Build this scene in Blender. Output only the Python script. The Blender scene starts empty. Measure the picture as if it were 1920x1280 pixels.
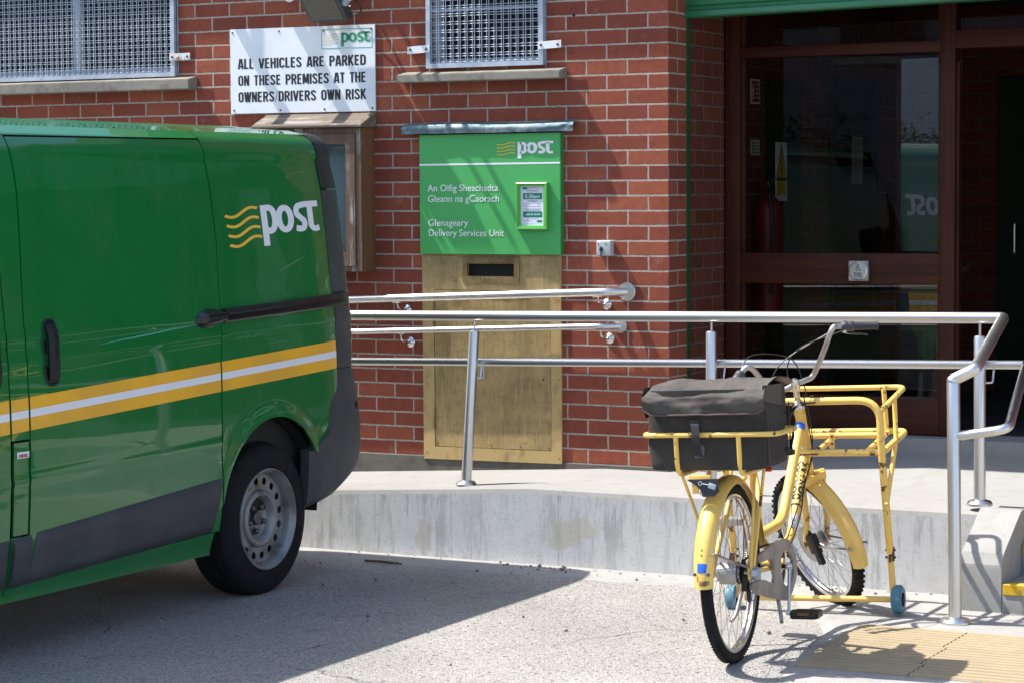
import bpy, bmesh, math, random
from mathutils import Vector, Matrix, noise
R = math.radians
random.seed(7)
sc = bpy.context.scene
COL = sc.collection

# ---------------------------------------------------------------- camera, sky, sun, exposure
cd = bpy.data.cameras.new('camera')
cam = bpy.data.objects.new('camera', cd)
COL.objects.link(cam)
fwd = Vector((-0.46087, 0.88528, -0.06244))
rgt = Vector((0.88702, 0.46169, -0.00650))
upv = Vector((-0.02307, 0.05838, 0.99803))
fwd.normalize()
rgt = (rgt - fwd * rgt.dot(fwd)).normalized()
upv = rgt.cross(fwd)
m = Matrix((rgt, upv, -fwd)).transposed().to_4x4()
m.translation = Vector((5.009, -10.878, 1.755))
cam.matrix_basis = m
cd.sensor_fit = 'HORIZONTAL'
cd.sensor_width = 36
cd.lens = 36 * 4500 / 1920
cd.clip_start = 0.1
cd.clip_end = 2000
sc.camera = cam

SUN_DIR = Vector((1.0, 0.27, -1.65)).normalized()      # the way the light travels
sun_el = math.asin(-SUN_DIR.z)
w = bpy.data.worlds.new('World')
sc.world = w
w.use_nodes = True
nt = w.node_tree
sky = nt.nodes.new('ShaderNodeTexSky')
sky.sky_type = 'NISHITA'
sky.sun_disc = False
sky.sun_elevation = sun_el
sky.sun_rotation = math.atan2(-SUN_DIR.x, -SUN_DIR.y)   # clockwise from +Y
sky.altitude = 20
sky.dust_density = 1.5
bg = nt.nodes['Background']
bg.inputs[1].default_value = 0.15
nt.links.new(sky.outputs[0], bg.inputs[0])
sl = bpy.data.lights.new('sun', 'SUN')
sl.energy = 4.2
sl.angle = R(0.53)
sl.color = (1.0, 0.955, 0.89)
sun = bpy.data.objects.new('sun', sl)
COL.objects.link(sun)
sun.rotation_euler = SUN_DIR.to_track_quat('-Z', 'Y').to_euler()
sun.location = (-20, -10, 30)
sc.view_settings.view_transform = 'Standard'
sc.view_settings.look = 'None'
sc.view_settings.exposure = 1.12
sc.view_settings.gamma = 1.0

# ---------------------------------------------------------------- helpers: objects
def thing(name, label, cat, loc=(0, 0, 0), group=None, mat=None):
    o = bpy.data.objects.new(name, None)
    COL.objects.link(o)
    if mat is not None:
        o.matrix_basis = mat
    else:
        o.location = loc
    o.empty_display_size = 0.1
    o['label'] = label
    o['category'] = cat
    if group:
        o['group'] = group
    return o

def tag(o, label, cat, group=None, kind=None):
    o['label'] = label
    o['category'] = cat
    if group:
        o['group'] = group
    if kind:
        o['kind'] = kind
    return o

def top_of(o):
    while o.parent:
        o = o.parent
    return o

def fillet(pts, r, n=5, closed=False):
    """round the corners of a polyline"""
    P = [Vector(p) for p in pts]
    out = []
    N = len(P)
    for i, p in enumerate(P):
        if not closed and (i == 0 or i == N - 1):
            out.append(p)
            continue
        a, b = P[i - 1], P[(i + 1) % N]
        da, db = (a - p), (b - p)
        rr = min(r if not isinstance(r, (list, tuple)) else r[i], da.length * .49, db.length * .49)
        if rr <= 1e-5:
            out.append(p)
            continue
        p0, p1 = p + da.normalized() * rr, p + db.normalized() * rr
        for k in range(n + 1):
            t = k / n
            out.append(p0 * (1 - t) ** 2 + p * 2 * t * (1 - t) + p1 * t * t)
    return out

def smooth_path(pts, n=6):
    P = [Vector(p) for p in pts]
    out = []
    for i in range(len(P) - 1):
        p0 = P[max(i - 1, 0)]; p1 = P[i]; p2 = P[i + 1]; p3 = P[min(i + 2, len(P) - 1)]
        for k in range(n):
            t = k / n
            out.append(0.5 * ((2 * p1) + (p2 - p0) * t + (2 * p0 - 5 * p1 + 4 * p2 - p3) * t * t + (3 * p1 - p0 - 3 * p2 + p3) * t ** 3))
    out.append(P[-1])
    return out

class MB:
    def __init__(self):
        self.bm = bmesh.new()

    def face(self, pts):
        vs = [self.bm.verts.new(Vector(p)) for p in pts]
        try:
            return self.bm.faces.new(vs)
        except ValueError:
            return None

    def box(self, x0, x1, y0, y1, z0, z1, bev=0.0, seg=2):
        vs = [self.bm.verts.new((x, y, z)) for x in (x0, x1) for y in (y0, y1) for z in (z0, z1)]
        F = [(0, 1, 3, 2), (4, 6, 7, 5), (0, 4, 5, 1), (2, 3, 7, 6), (0, 2, 6, 4), (1, 5, 7, 3)]
        fs = [self.bm.faces.new([vs[i] for i in f]) for f in F]
        if bev > 0:
            es = set(e for f in fs for e in f.edges)
            bmesh.ops.bevel(self.bm, geom=list(es), offset=bev, segments=seg, profile=0.6, affect='EDGES')
        return self

    def obox(self, c, ax, ay, az, hx, hy, hz, bev=0.0, seg=2):
        """oriented box: centre, three unit axes, half sizes"""
        c = Vector(c); ax = Vector(ax).normalized(); ay = Vector(ay).normalized(); az = Vector(az).normalized()
        vs = [self.bm.verts.new(c + ax * sx * hx + ay * sy * hy + az * sz * hz) for sx in (-1, 1) for sy in (-1, 1) for sz in (-1, 1)]
        F = [(0, 1, 3, 2), (4, 6, 7, 5), (0, 4, 5, 1), (2, 3, 7, 6), (0, 2, 6, 4), (1, 5, 7, 3)]
        fs = [self.bm.faces.new([vs[i] for i in f]) for f in F]
        if bev > 0:
            es = set(e for f in fs for e in f.edges)
            bmesh.ops.bevel(self.bm, geom=list(es), offset=bev, segments=seg, profile=0.6, affect='EDGES')
        return self

    def tube(self, pts, r, n=10, closed=False, caps=True, flat=None):
        P = [Vector(p) for p in pts]
        Q = [P[0]]
        rs = r if isinstance(r, (list, tuple)) else [r] * len(P)
        RR = [rs[0]]
        for p, q in zip(P[1:], rs[1:]):
            if (p - Q[-1]).length > 1e-6:
                Q.append(p); RR.append(q)
        P = Q
        N = len(P)
        if N < 2:
            return self
        T = []
        for i in range(N):
            a = P[i - 1] if (i > 0 or closed) else P[i]
            b = P[(i + 1) % N] if (i < N - 1 or closed) else P[i]
            T.append((b - a).normalized())
        up = Vector((0, 0, 1)) if abs(T[0].z) < .9 else Vector((1, 0, 0))
        u = T[0].cross(up).normalized()
        rings = []
        for i in range(N):
            if i > 0:
                q = T[i - 1].rotation_difference(T[i])
                u = q @ u
                u = (u - T[i] * u.dot(T[i])).normalized()
            v = T[i].cross(u)
            ring = []
            for k in range(n):
                a = 2 * math.pi * k / n
                fx, fy = (1, 1) if flat is None else flat
                ring.append(self.bm.verts.new(P[i] + (u * math.cos(a) * fx + v * math.sin(a) * fy) * RR[i]))
            rings.append(ring)
        M = N if closed else N - 1
        for i in range(M):
            a, b = rings[i], rings[(i + 1) % N]
            off = 0
            if closed and i == N - 1:
                off = min(range(n), key=lambda o: (b[o].co - a[0].co).length)
            for k in range(n):
                self.bm.faces.new((a[k], a[(k + 1) % n], b[(k + 1 + off) % n], b[(k + off) % n]))
        if caps and not closed:
            self.bm.faces.new(rings[0][::-1])
            self.bm.faces.new(rings[-1])
        return self

    def rod(self, a, b, r, n=8):
        return self.tube([a, b], r, n)

    def lathe(self, prof, origin, axis, n=32, a0=0.0, a1=2 * math.pi, ref=None):
        """profile of (radius, height along axis)"""
        o = Vector(origin); ax = Vector(axis).normalized()
        rf = Vector(ref) if ref else (Vector((0, 0, 1)) if abs(ax.z) < .9 else Vector((1, 0, 0)))
        u = (rf - ax * rf.dot(ax)).normalized(); v = ax.cross(u)
        full = abs(a1 - a0 - 2 * math.pi) < 1e-6
        M = n if full else n + 1
        rings = []
        for r, hh in prof:
            if r < 1e-6:
                rings.append([self.bm.verts.new(o + ax * hh)])
            else:
                rings.append([self.bm.verts.new(o + ax * hh + (u * math.cos(a0 + (a1 - a0) * k / n) + v * math.sin(a0 + (a1 - a0) * k / n)) * r) for k in range(M)])
        for a, b in zip(rings, rings[1:]):
            for k in range(n):
                k2 = (k + 1) % M
                try:
                    if len(a) == 1 and len(b) == 1:
                        continue
                    if len(a) == 1:
                        self.bm.faces.new((a[0], b[k], b[k2]))
                    elif len(b) == 1:
                        self.bm.faces.new((a[k], b[0], a[k2]))
                    else:
                        self.bm.faces.new((a[k], b[k], b[k2], a[k2]))
                except ValueError:
                    pass
        return self

    def disc(self, c, axis, r, h, n=20, bev=0.0):
        """a short capped cylinder from c along axis"""
        b = bev
        if b:
            return self.lathe([(0, 0), (r, 0), (r, h - b), (r - b, h), (0, h)], c, axis, n)
        return self.lathe([(0, 0), (r, 0), (r, h), (0, h)], c, axis, n)

    def prism(self, poly, o, u, v, t):
        """flat polygon (2d) on plane o,u,v, thickened by vector t"""
        o = Vector(o); u = Vector(u); v = Vector(v); t = Vector(t)
        A = [self.bm.verts.new(o + u * a + v * b) for a, b in poly]
        B = [self.bm.verts.new(o + u * a + v * b + t) for a, b in poly]
        n = len(poly)
        try:
            self.bm.faces.new(A[::-1]); self.bm.faces.new(B)
        except ValueError:
            pass
        for k in range(n):
            self.bm.faces.new((A[k], A[(k + 1) % n], B[(k + 1) % n], B[k]))
        return self

    def plate(self, loops, o, u, v, t):
        """polygon with holes, thickened by vector t (loops: outer first)"""
        o = Vector(o); u = Vector(u); v = Vector(v); t = Vector(t)
        tmp = bmesh.new()
        es = []
        for lp in loops:
            vs = [tmp.verts.new((a, b, 0)) for a, b in lp]
            es += [tmp.edges.new((vs[i], vs[(i + 1) % len(vs)])) for i in range(len(vs))]
        bmesh.ops.triangle_fill(tmp, use_beauty=True, use_dissolve=False, edges=es, normal=(0, 0, 1))
        tmp.verts.ensure_lookup_table(); tmp.verts.index_update()
        A = [self.bm.verts.new(o + u * q.co.x + v * q.co.y) for q in tmp.verts]
        B = [self.bm.verts.new(o + u * q.co.x + v * q.co.y + t) for q in tmp.verts]
        for f in tmp.faces:
            ix = [q.index for q in f.verts]
            self.bm.faces.new([A[i] for i in ix][::-1]); self.bm.faces.new([B[i] for i in ix])
        k = 0
        for lp in loops:
            n = len(lp)
            for i in range(n):
                a, b = k + i, k + (i + 1) % n
                try:
                    self.bm.faces.new((A[a], A[b], B[b], B[a]))
                except ValueError:
                    pass
            k += n
        tmp.free()
        return self

    def grid(self, fn, nu, nv):
        """sheet of fn(i/nu, j/nv)"""
        G = [[self.bm.verts.new(Vector(fn(i / nu, j / nv))) for j in range(nv + 1)] for i in range(nu + 1)]
        for i in range(nu):
            for j in range(nv):
                try:
                    self.bm.faces.new((G[i][j], G[i + 1][j], G[i + 1][j + 1], G[i][j + 1]))
                except ValueError:
                    pass
        return G

    def ribbon(self, line, hw, fn):
        """flat stroke: 2d centre line, half widths, mapped by fn(a,b)->3d"""
        n = len(line)
        L, Rr = [], []
        for i, (x, y) in enumerate(line):
            x0, y0 = line[max(i - 1, 0)]; x1, y1 = line[min(i + 1, n - 1)]
            dx, dy = x1 - x0, y1 - y0
            d = math.hypot(dx, dy) or 1
            hh = hw[i] if isinstance(hw, (list, tuple)) else hw
            L.append(self.bm.verts.new(Vector(fn(x - dy / d * hh, y + dx / d * hh))))
            Rr.append(self.bm.verts.new(Vector(fn(x + dy / d * hh, y - dx / d * hh))))
        for i in range(n - 1):
            self.bm.faces.new((L[i], Rr[i], Rr[i + 1], L[i + 1]))
        return self

    def build(self, name, mat, parent=None, smooth=40, world=True, weld=False, normals=True):
        bm = self.bm
        if weld:
            bmesh.ops.remove_doubles(bm, verts=bm.verts, dist=1e-5)
        if normals:
            bmesh.ops.recalc_face_normals(bm, faces=bm.faces)
        if parent is not None and world:
            bm.transform(top_of(parent).matrix_basis.inverted())
        origin = None
        if parent is None and bm.verts:
            xs = [v.co for v in bm.verts]
            origin = Vector(((min(p.x for p in xs) + max(p.x for p in xs)) / 2, (min(p.y for p in xs) + max(p.y for p in xs)) / 2, min(p.z for p in xs)))
            bm.transform(Matrix.Translation(-origin))
        me = bpy.data.meshes.new(name)
        bm.to_mesh(me)
        bm.free()
        me.materials.append(mat)
        if smooth:
            me.polygons.foreach_set('use_smooth', [True] * len(me.polygons))
            me.set_sharp_from_angle(angle=R(smooth))
        o = bpy.data.objects.new(name, me)
        COL.objects.link(o)
        if parent is not None:
            o.parent = parent
        elif origin is not None:
            o.location = origin
        return o

def struct(o):
    o['kind'] = 'structure'
    return o

_font = {}
def text_into(mb, txt, size, o, u, v, width=None, bold=0.0, align='LEFT', spacing=1.0, lift=None, depth=0.0006, sx=1.0, jut=True):
    """writes lettering as thin mesh on the plane o,u,v"""
    cu = bpy.data.curves.new('lettering', 'FONT')
    cu.body = txt; cu.size = size; cu.align_x = align; cu.offset = bold; cu.extrude = depth
    cu.space_character = spacing; cu.resolution_u = 4
    ob = bpy.data.objects.new('lettering', cu)
    me = bpy.data.meshes.new_from_object(ob)
    u = Vector(u).normalized(); v = Vector(v).normalized(); n = u.cross(v); o = Vector(o)
    xs = [q.co.x for q in me.vertices]
    if width and xs:
        sx = width / (max(xs) - min(xs))
    base = len(mb.bm.verts)
    vs = [mb.bm.verts.new(o + u * (q.co.x * sx) + v * q.co.y + n * (q.co.z + depth)) for q in me.vertices]
    for p in me.polygons:
        try:
            mb.bm.faces.new([vs[i] for i in p.vertices])
        except ValueError:
            pass
    bpy.data.objects.remove(ob)
    bpy.data.curves.remove(cu)
    bpy.data.meshes.remove(me)

# ---------------------------------------------------------------- helpers: materials
def new_mat(name):
    m = bpy.data.materials.new(name)
    m.use_nodes = True
    nt = m.node_tree
    return m, nt, nt.nodes['Principled BSDF']

class NG:
    def __init__(self, nt):
        self.nt = nt
    def n(self, typ, **kw):
        nd = self.nt.nodes.new('ShaderNode' + typ)
        for k, v in kw.items():
            setattr(nd, k, v)
        return nd
    def l(self, a, b):
        self.nt.links.new(a, b)
    def math(self, op, a, b=None, c=None):
        nd = self.n('Math', operation=op)
        for i, v in enumerate((a, b, c)):
            if v is None:
                continue
            if isinstance(v, (int, float)):
                nd.inputs[i].default_value = v
            else:
                self.l(v, nd.inputs[i])
        return nd.outputs[0]
    def noise(self, vec, scale, detail=4, rough=.55, dist=0.0):
        nd = self.n('TexNoise')
        nd.inputs['Scale'].default_value = scale
        nd.inputs['Detail'].default_value = detail
        nd.inputs['Roughness'].default_value = rough
        nd.inputs['Distortion'].default_value = dist
        if vec is not None:
            self.l(vec, nd.inputs['Vector'])
        return nd.outputs['Fac']
    def ramp(self, fac, stops, interp='LINEAR'):
        nd = self.n('ValToRGB')
        nd.color_ramp.interpolation = interp
        el = nd.color_ramp.elements
        while len(el) < len(stops):
            el.new(0.5)
        for e, (p, c) in zip(el, stops):
            e.position = p
            e.color = (c[0], c[1], c[2], 1) if isinstance(c, (tuple, list)) else (c, c, c, 1)
        self.l(fac, nd.inputs[0])
        return nd.outputs[0]
    def mix(self, fac, a, b, mode='MIX'):
        nd = self.n('Mix', data_type='RGBA', blend_type=mode)
        for i, v in ((0, fac), (6, a), (7, b)):
            if isinstance(v, (int, float)):
                nd.inputs[i].default_value = v
            elif isinstance(v, (tuple, list)):
                nd.inputs[i].default_value = (v[0], v[1], v[2], 1)
            else:
                self.l(v, nd.inputs[i])
        return nd.outputs[2]
    def bump(self, height, dist, strength=1.0):
        nd = self.n('Bump')
        nd.inputs['Distance'].default_value = dist
        nd.inputs['Strength'].default_value = strength
        self.l(height, nd.inputs['Height'])
        return nd.outputs[0]
    def pos(self):
        return self.n('NewGeometry').outputs['Position']
    def obj(self):
        return self.n('TexCoord').outputs['Object']
    def scaled(self, vec, s):
        nd = self.n('Mapping')
        nd.inputs['Scale'].default_value = s
        self.l(vec, nd.inputs[0])
        return nd.outputs[0]

def pm(name, col, rough=.5, metal=0.0, col2=None, vscale=8, lo=.45, hi=.6, bump=0.0, bscale=200, coat=0.0, rvar=0.0, stretch=(1, 1, 1), spec=.5, detail=5):
    m, nt, b = new_mat(name)
    g = NG(nt)
    b.inputs['Roughness'].default_value = rough
    b.inputs['Metallic'].default_value = metal
    b.inputs['Specular IOR Level'].default_value = spec
    if coat:
        b.inputs['Coat Weight'].default_value = coat
        b.inputs['Coat Roughness'].default_value = 0.04
    v = g.scaled(g.obj(), stretch)
    if col2 is not None:
        f = g.ramp(g.noise(v, vscale, detail), [(lo, 0.0), (hi, 1.0)])
        g.l(g.mix(f, col, col2), b.inputs['Base Color'])
    else:
        b.inputs['Base Color'].default_value = (*col, 1)
    if rvar:
        f = g.noise(v, vscale * 1.7, 5)
        g.l(g.math('MULTIPLY_ADD', f, rvar, rough - rvar * .5), b.inputs['Roughness'])
    if bump:
        g.l(g.bump(g.noise(v, bscale, 3), bump), b.inputs['Normal'])
    return m

def concrete(name, c1, c2, c3, streak=False, rough=.9, fine=260, bump=.002, joint=None):
    m, nt, b = new_mat(name)
    g = NG(nt)
    p = g.pos()
    big = g.noise(p, 1.3, 6, .6)
    mid = g.noise(p, 11, 6, .65)
    fin = g.noise(p, fine, 3, .6)
    c = g.mix(g.ramp(big, [(.35, 0.), (.65, 1.)]), c1, c2)
    c = g.mix(g.math('MULTIPLY', g.ramp(mid, [(.48, 0.), (.7, 1.)]), .55), c, c3)
    if streak:
        sx = g.n('SeparateXYZ'); g.l(p, sx.inputs[0])
        st = g.noise(g.scaled(p, (20, 20, 2.4)), 1.0, 9, .78)
        blot = g.math('ADD', g.noise(g.scaled(p, (1.6, 1.6, 1.3)), 1.0, 4), g.math('MULTIPLY', sx.outputs[0], -.05))
        f = g.math('MULTIPLY', g.ramp(st, [(.49, 0.), (.575, 1.)]), g.ramp(blot, [(.36, 0.), (.54, 1.)]))
        c = g.mix(g.math('MULTIPLY', f, .48), c, tuple(x * .30 for x in c1))
        speck = g.ramp(g.noise(p, 75, 4, .7), [(.56, 0.), (.68, .5)])
        c = g.mix(speck, c, tuple(x * .45 for x in c1))
        for xj in (-.53, .045, .745, 1.40):      # board joints left by the shuttering
            wv = g.math('MULTIPLY_ADD', g.noise(g.scaled(p, (0, 0, 9)), 1.0, 3), .012, -.006)
            dj = g.math('ABSOLUTE', g.math('ADD', g.math('SUBTRACT', sx.outputs[0], xj), wv))
            ln = g.ramp(dj, [(.001, .6), (.004, 0.)])
            c = g.mix(g.math('MULTIPLY', ln, g.ramp(g.noise(g.scaled(p, (1, 1, 14)), 1.0, 3), [(.35, .2), (.6, 1.)])), c, (.16, .16, .16))
        patch = g.noise(g.scaled(p, (3.4, 3.4, 4.2)), 1.0, 2, .4)
        c = g.mix(g.math('MULTIPLY', g.ramp(patch, [(.64, 0.), (.67, 1.)]), .6), c, (c1[0] * .72, c1[1] * .66, c1[2] * .56))
    f2 = g.math('MULTIPLY_ADD', fin, .5, .75)
    nd = g.n('Mix', data_type='RGBA', blend_type='MULTIPLY')
    nd.inputs[0].default_value = 1.0
    g.l(c, nd.inputs[6]); 
    cmb = g.n('CombineColor'); [g.l(f2, cmb.inputs[i]) for i in range(3)]
    g.l(cmb.outputs[0], nd.inputs[7])
    g.l(nd.outputs[2], b.inputs['Base Color'])
    b.inputs['Roughness'].default_value = rough
    b.inputs['Specular IOR Level'].default_value = .25
    h = g.math('ADD', g.math('MULTIPLY', fin, .5), g.math('MULTIPLY', mid, .8))
    g.l(g.bump(h, bump), b.inputs['Normal'])
    return m

BZ = 2.104      # height of the bed joint that all courses are counted from
def brick_mat(name, axis, shift, reds, mortar, bd=.0045):
    m, nt, b = new_mat(name)
    g = NG(nt)
    p = g.pos()
    s = g.n('SeparateXYZ'); g.l(p, s.inputs[0])
    wob = g.math('MULTIPLY_ADD', g.noise(p, 38, 3), .007, -.0035)
    wob2 = g.math('MULTIPLY_ADD', g.noise(p, 31, 3), .006, -.003)
    u = g.math('ADD', g.math('ADD', s.outputs[axis], shift), wob)
    v = g.math('ADD', g.math('SUBTRACT', s.outputs[2], BZ), wob2)
    row = g.math('FLOOR', g.math('DIVIDE', v, .075))
    par = g.math('FLOORED_MODULO', row, 2.0)
    uo = g.math('ADD', u, g.math('MULTIPLY_ADD', par, -.1125, .1125))
    col = g.math('FLOOR', g.math('DIVIDE', uo, .225))
    fu = g.math('SUBTRACT', uo, g.math('MULTIPLY', col, .225))
    fv = g.math('SUBTRACT', v, g.math('MULTIPLY', row, .075))
    d = g.math('MINIMUM', g.math('MINIMUM', fu, g.math('SUBTRACT', .225, fu)), g.math('MINIMUM', fv, g.math('SUBTRACT', .075, fv)))
    mr = g.n('MapRange', interpolation_type='SMOOTHSTEP')
    mr.inputs['From Min'].default_value = .0036; mr.inputs['From Max'].default_value = .0061
    g.l(d, mr.inputs[0])
    face = mr.outputs[0]
    cv = g.n('CombineXYZ'); g.l(col, cv.inputs[0]); g.l(row, cv.inputs[1])
    wn = g.n('TexWhiteNoise', noise_dimensions='2D'); g.l(cv.outputs[0], wn.inputs['Vector'])
    tone = g.ramp(wn.outputs['Value'], [(i / (len(reds) - 1), c) for i, c in enumerate(reds)])
    fin = g.noise(p, 170, 4, .7)
    med = g.noise(p, 24, 5, .65)
    tone = g.mix(g.math('MULTIPLY', g.ramp(med, [(.45, 0.), (.72, 1.)]), .5), tone, tuple(x * .62 for x in reds[1]))
    tone = g.mix(g.math('MULTIPLY', g.ramp(fin, [(.5, 0.), (.75, 1.)]), .35), tone, tuple(min(1, x * 1.7) for x in reds[1]))
    pit = g.ramp(g.noise(p, 420, 2, .5), [(.28, 0.), (.4, 1.)])
    tone = g.mix(pit, tuple(x * .35 for x in reds[1]), tone)
    mo = g.mix(g.ramp(g.noise(p, 45, 6, .75), [(.42, 0.), (.66, 1.)]), mortar, tuple(x * .60 for x in mortar))
    mo = g.mix(g.math('MULTIPLY', g.ramp(g.noise(p, 2.6, 4, .6), [(.5, 0.), (.62, 1.)]), .45), mo, tuple(x * .5 for x in mortar))
    smear = g.math('MULTIPLY', g.ramp(g.noise(p, 9, 6, .7), [(.60, 0.), (.70, 1.)]), g.ramp(g.noise(p, 110, 4, .7), [(.45, 0.), (.6, .5)]))
    tone = g.mix(smear, tone, (.42, .31, .25))
    c = g.mix(face, mo, tone)
    dirt = g.ramp(g.noise(p, 1.3, 7, .65), [(.28, .74), (.5, 1.0), (.72, 1.14)])
    nd = g.n('Mix', data_type='RGBA', blend_type='MULTIPLY'); nd.inputs[0].default_value = 1
    g.l(c, nd.inputs[6]); g.l(dirt, nd.inputs[7])
    g.l(nd.outputs[2], b.inputs['Base Color'])
    b.inputs['Roughness'].default_value = .93
    b.inputs['Specular IOR Level'].default_value = .2
    tilt = g.math('MULTIPLY', g.math('MULTIPLY', g.math('SUBTRACT', wn.outputs['Value'], .5), fu), 2.0)
    hh = g.math('ADD', g.math('MULTIPLY', face, 1.0), g.math('ADD', g.math('MULTIPLY', fin, .30), g.math('MULTIPLY', med, .5)))
    hh = g.math('ADD', hh, g.math('MULTIPLY', pit, .12))
    hh = g.math('ADD', hh, tilt)
    g.l(g.bump(hh, bd), b.inputs['Normal'])
    return m

def glass_mat(name, gain, tint=(.93, .95, .94)):
    m, nt, b = new_mat(name)
    nt.nodes.remove(b)
    g = NG(nt)
    out = nt.nodes['Material Output']
    tr = g.n('BsdfTransparent'); tr.inputs[0].default_value = (*tint, 1)
    gl = g.n('BsdfGlossy'); gl.inputs['Roughness'].default_value = .004; gl.inputs[0].default_value = (1, 1, 1, 1)
    fr = g.n('Fresnel'); fr.inputs[0].default_value = 1.5
    mx = g.n('MixShader')
    g.l(g.math('MINIMUM', g.math('MULTIPLY', fr.outputs[0], gain), 1.0), mx.inputs[0])
    g.l(tr.outputs[0], mx.inputs[1]); g.l(gl.outputs[0], mx.inputs[2])
    g.l(mx.outputs[0], out.inputs[0])
    return m

def wood_mat(name, c1, c2, rough=.45, axis='X', scale=1.0, weather=None, coat=0.0):
    m, nt, b = new_mat(name)
    g = NG(nt)
    st = {'X': (1.2, 26, 26), 'Z': (26, 26, 1.2), 'Y': (26, 1.2, 26)}[axis]
    v = g.scaled(g.obj(), tuple(x * scale for x in st))
    n = g.noise(v, 2.2, 6, .65, .6)
    c = g.mix(g.ramp(n, [(.35, 0.), (.65, 1.)]), c1, c2)
    if weather is not None:
        wv = g.noise(g.scaled(g.obj(), tuple(x * .35 * scale for x in st)), 3.0, 7, .72)
        c = g.mix(g.math('MULTIPLY', g.ramp(wv, [(.53, 0.), (.57, 1.)]), g.ramp(g.noise(g.obj(), 6, 3), [(.42, 0.), (.55, 1.)])), c, weather)
    g.l(c, b.inputs['Base Color'])
    b.inputs['Roughness'].default_value = rough
    b.inputs['Specular IOR Level'].default_value = .22
    if coat:
        b.inputs['Coat Weight'].default_value = coat
        b.inputs['Coat Roughness'].default_value = .15
    g.l(g.bump(n, .0012), b.inputs['Normal'])
    return m

REDS = [(.185, .052, .035), (.250, .066, .039), (.280, .077, .043), (.228, .060, .038), (.32, .096, .052), (.20, .053, .037), (.262, .069, .041)]
M = {}
M['brick'] = brick_mat('red_brick', 0, 0.0, REDS, (.46, .375, .32))
M['brick_side'] = brick_mat('red_brick_return', 1, .1125, REDS, (.46, .375, .32))
REDS_SHADED = [tuple(x * .36 for x in c) for c in REDS]  # same reds with the deep porch shade multiplied in
M['brick_shaded_side'] = brick_mat('shaded_porch_brick_return', 1, .1125, [tuple(x * .5 for x in c) for c in REDS], (.17, .115, .09))  # darkened copy of the brick, porch shade put into its colour
M['brick_shaded'] = brick_mat('shaded_porch_brick', 0, .03, REDS_SHADED, (.11, .07, .05))
M['concrete'] = concrete('ramp_concrete', (.275, .27, .255), (.31, .304, .287), (.24, .233, .22))
M['concrete_wall'] = concrete('kerb_wall_concrete', (.66, .66, .645), (.53, .53, .53), (.56, .555, .545), streak=True)
M['strip'] = concrete('kerb_haunch_concrete', (.29, .282, .265), (.34, .332, .312), (.21, .205, .19), fine=110, bump=.006)
M['sill'] = concrete('sill_concrete', (.20, .185, .155), (.27, .25, .205), (.055, .053, .047), fine=300, bump=.003)
M['plinth'] = concrete('plinth_render', (.105, .098, .082), (.15, .14, .12), (.06, .058, .05), bump=.006)

def ground_mat():
    m, nt, b = new_mat('worn_asphalt')
    g = NG(nt)
    p = g.pos()
    vor = g.n('TexVoronoi'); vor.inputs['Scale'].default_value = 125; g.l(p, vor.inputs['Vector'])
    sep = g.n('SeparateColor'); g.l(vor.outputs['Color'], sep.inputs[0])
    stone = g.ramp(sep.outputs[0], [(0., (.25, .24, .225)), (.35, (.355, .34, .315)), (.7, (.44, .42, .385)), (1., (.54, .51, .465))])
    gap = g.ramp(vor.outputs['Distance'], [(.35, 1.), (.75, 0.)])
    fin = g.noise(p, 130, 4, .7)
    c = g.mix(g.ramp(fin, [(.34, 0.), (.54, 1.)]), (.24, .232, .22), stone)
    c = g.mix(g.math('MULTIPLY', gap, .25), c, (.5, .48, .45))
    pits = g.ramp(g.noise(g.scaled(p, (44, 44, 44)), 1.0, 5, .65), [(.60, 0.), (.66, .75)])
    c = g.mix(pits, c, (.085, .083, .08))
    tan = g.ramp(g.noise(p, 90, 1, .5), [(.68, 0.), (.72, .5)])
    c = g.mix(tan, c, (.42, .30, .19))
    big = g.ramp(g.noise(p, .8, 8, .65), [(.3, .76), (.5, .92), (.7, 1.10)])
    nd = g.n('Mix', data_type='RGBA', blend_type='MULTIPLY'); nd.inputs[0].default_value = 1
    g.l(c, nd.inputs[6]); g.l(big, nd.inputs[7])
    oil = g.ramp(g.noise(p, 2.4, 5, .6), [(.62, 0.), (.74, .5)])
    c = g.mix(oil, nd.outputs[2], (.12, .12, .12))
    cr = g.n('TexVoronoi', feature='DISTANCE_TO_EDGE'); cr.inputs['Scale'].default_value = .75
    wp = g.n('Mix', data_type='RGBA', blend_type='ADD'); wp.inputs[0].default_value = .16
    nz = g.n('TexNoise'); nz.inputs['Scale'].default_value = 5; nz.inputs['Detail'].default_value = 6; g.l(p, nz.inputs['Vector'])
    g.l(p, wp.inputs[6]); g.l(nz.outputs['Color'], wp.inputs[7]); g.l(wp.outputs[2], cr.inputs['Vector'])
    crack = g.math('MULTIPLY', g.ramp(cr.outputs['Distance'], [(.0015, .8), (.005, 0.)]), g.ramp(g.noise(p, 1.1, 3), [(.5, 0.), (.6, 1.)]))
    c = g.mix(crack, c, (.07, .068, .065))
    g.l(c, b.inputs['Base Color'])
    b.inputs['Roughness'].default_value = .92
    b.inputs['Specular IOR Level'].default_value = .25
    h = g.math('ADD', g.math('ADD', g.math('MULTIPLY', gap, -.6), fin), g.math('MULTIPLY', pits, -1.6))
    g.l(g.bump(h, .006), b.inputs['Normal'])
    return m
M['ground'] = ground_mat()
M['tactile'] = concrete('buff_tactile_paving', (.36, .285, .178), (.32, .255, .162), (.25, .205, .14), fine=320, bump=.0015)
M['steel'] = pm('brushed_stainless_steel', (.66, .655, .65), .36, 1.0, (.60, .59, .575), 3, .3, .8, rvar=.05)
M['galv'] = pm('galvanised_steel', (.34, .39, .46), .55, .15, (.44, .49, .56), 14, .4, .62, rvar=.15)
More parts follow.
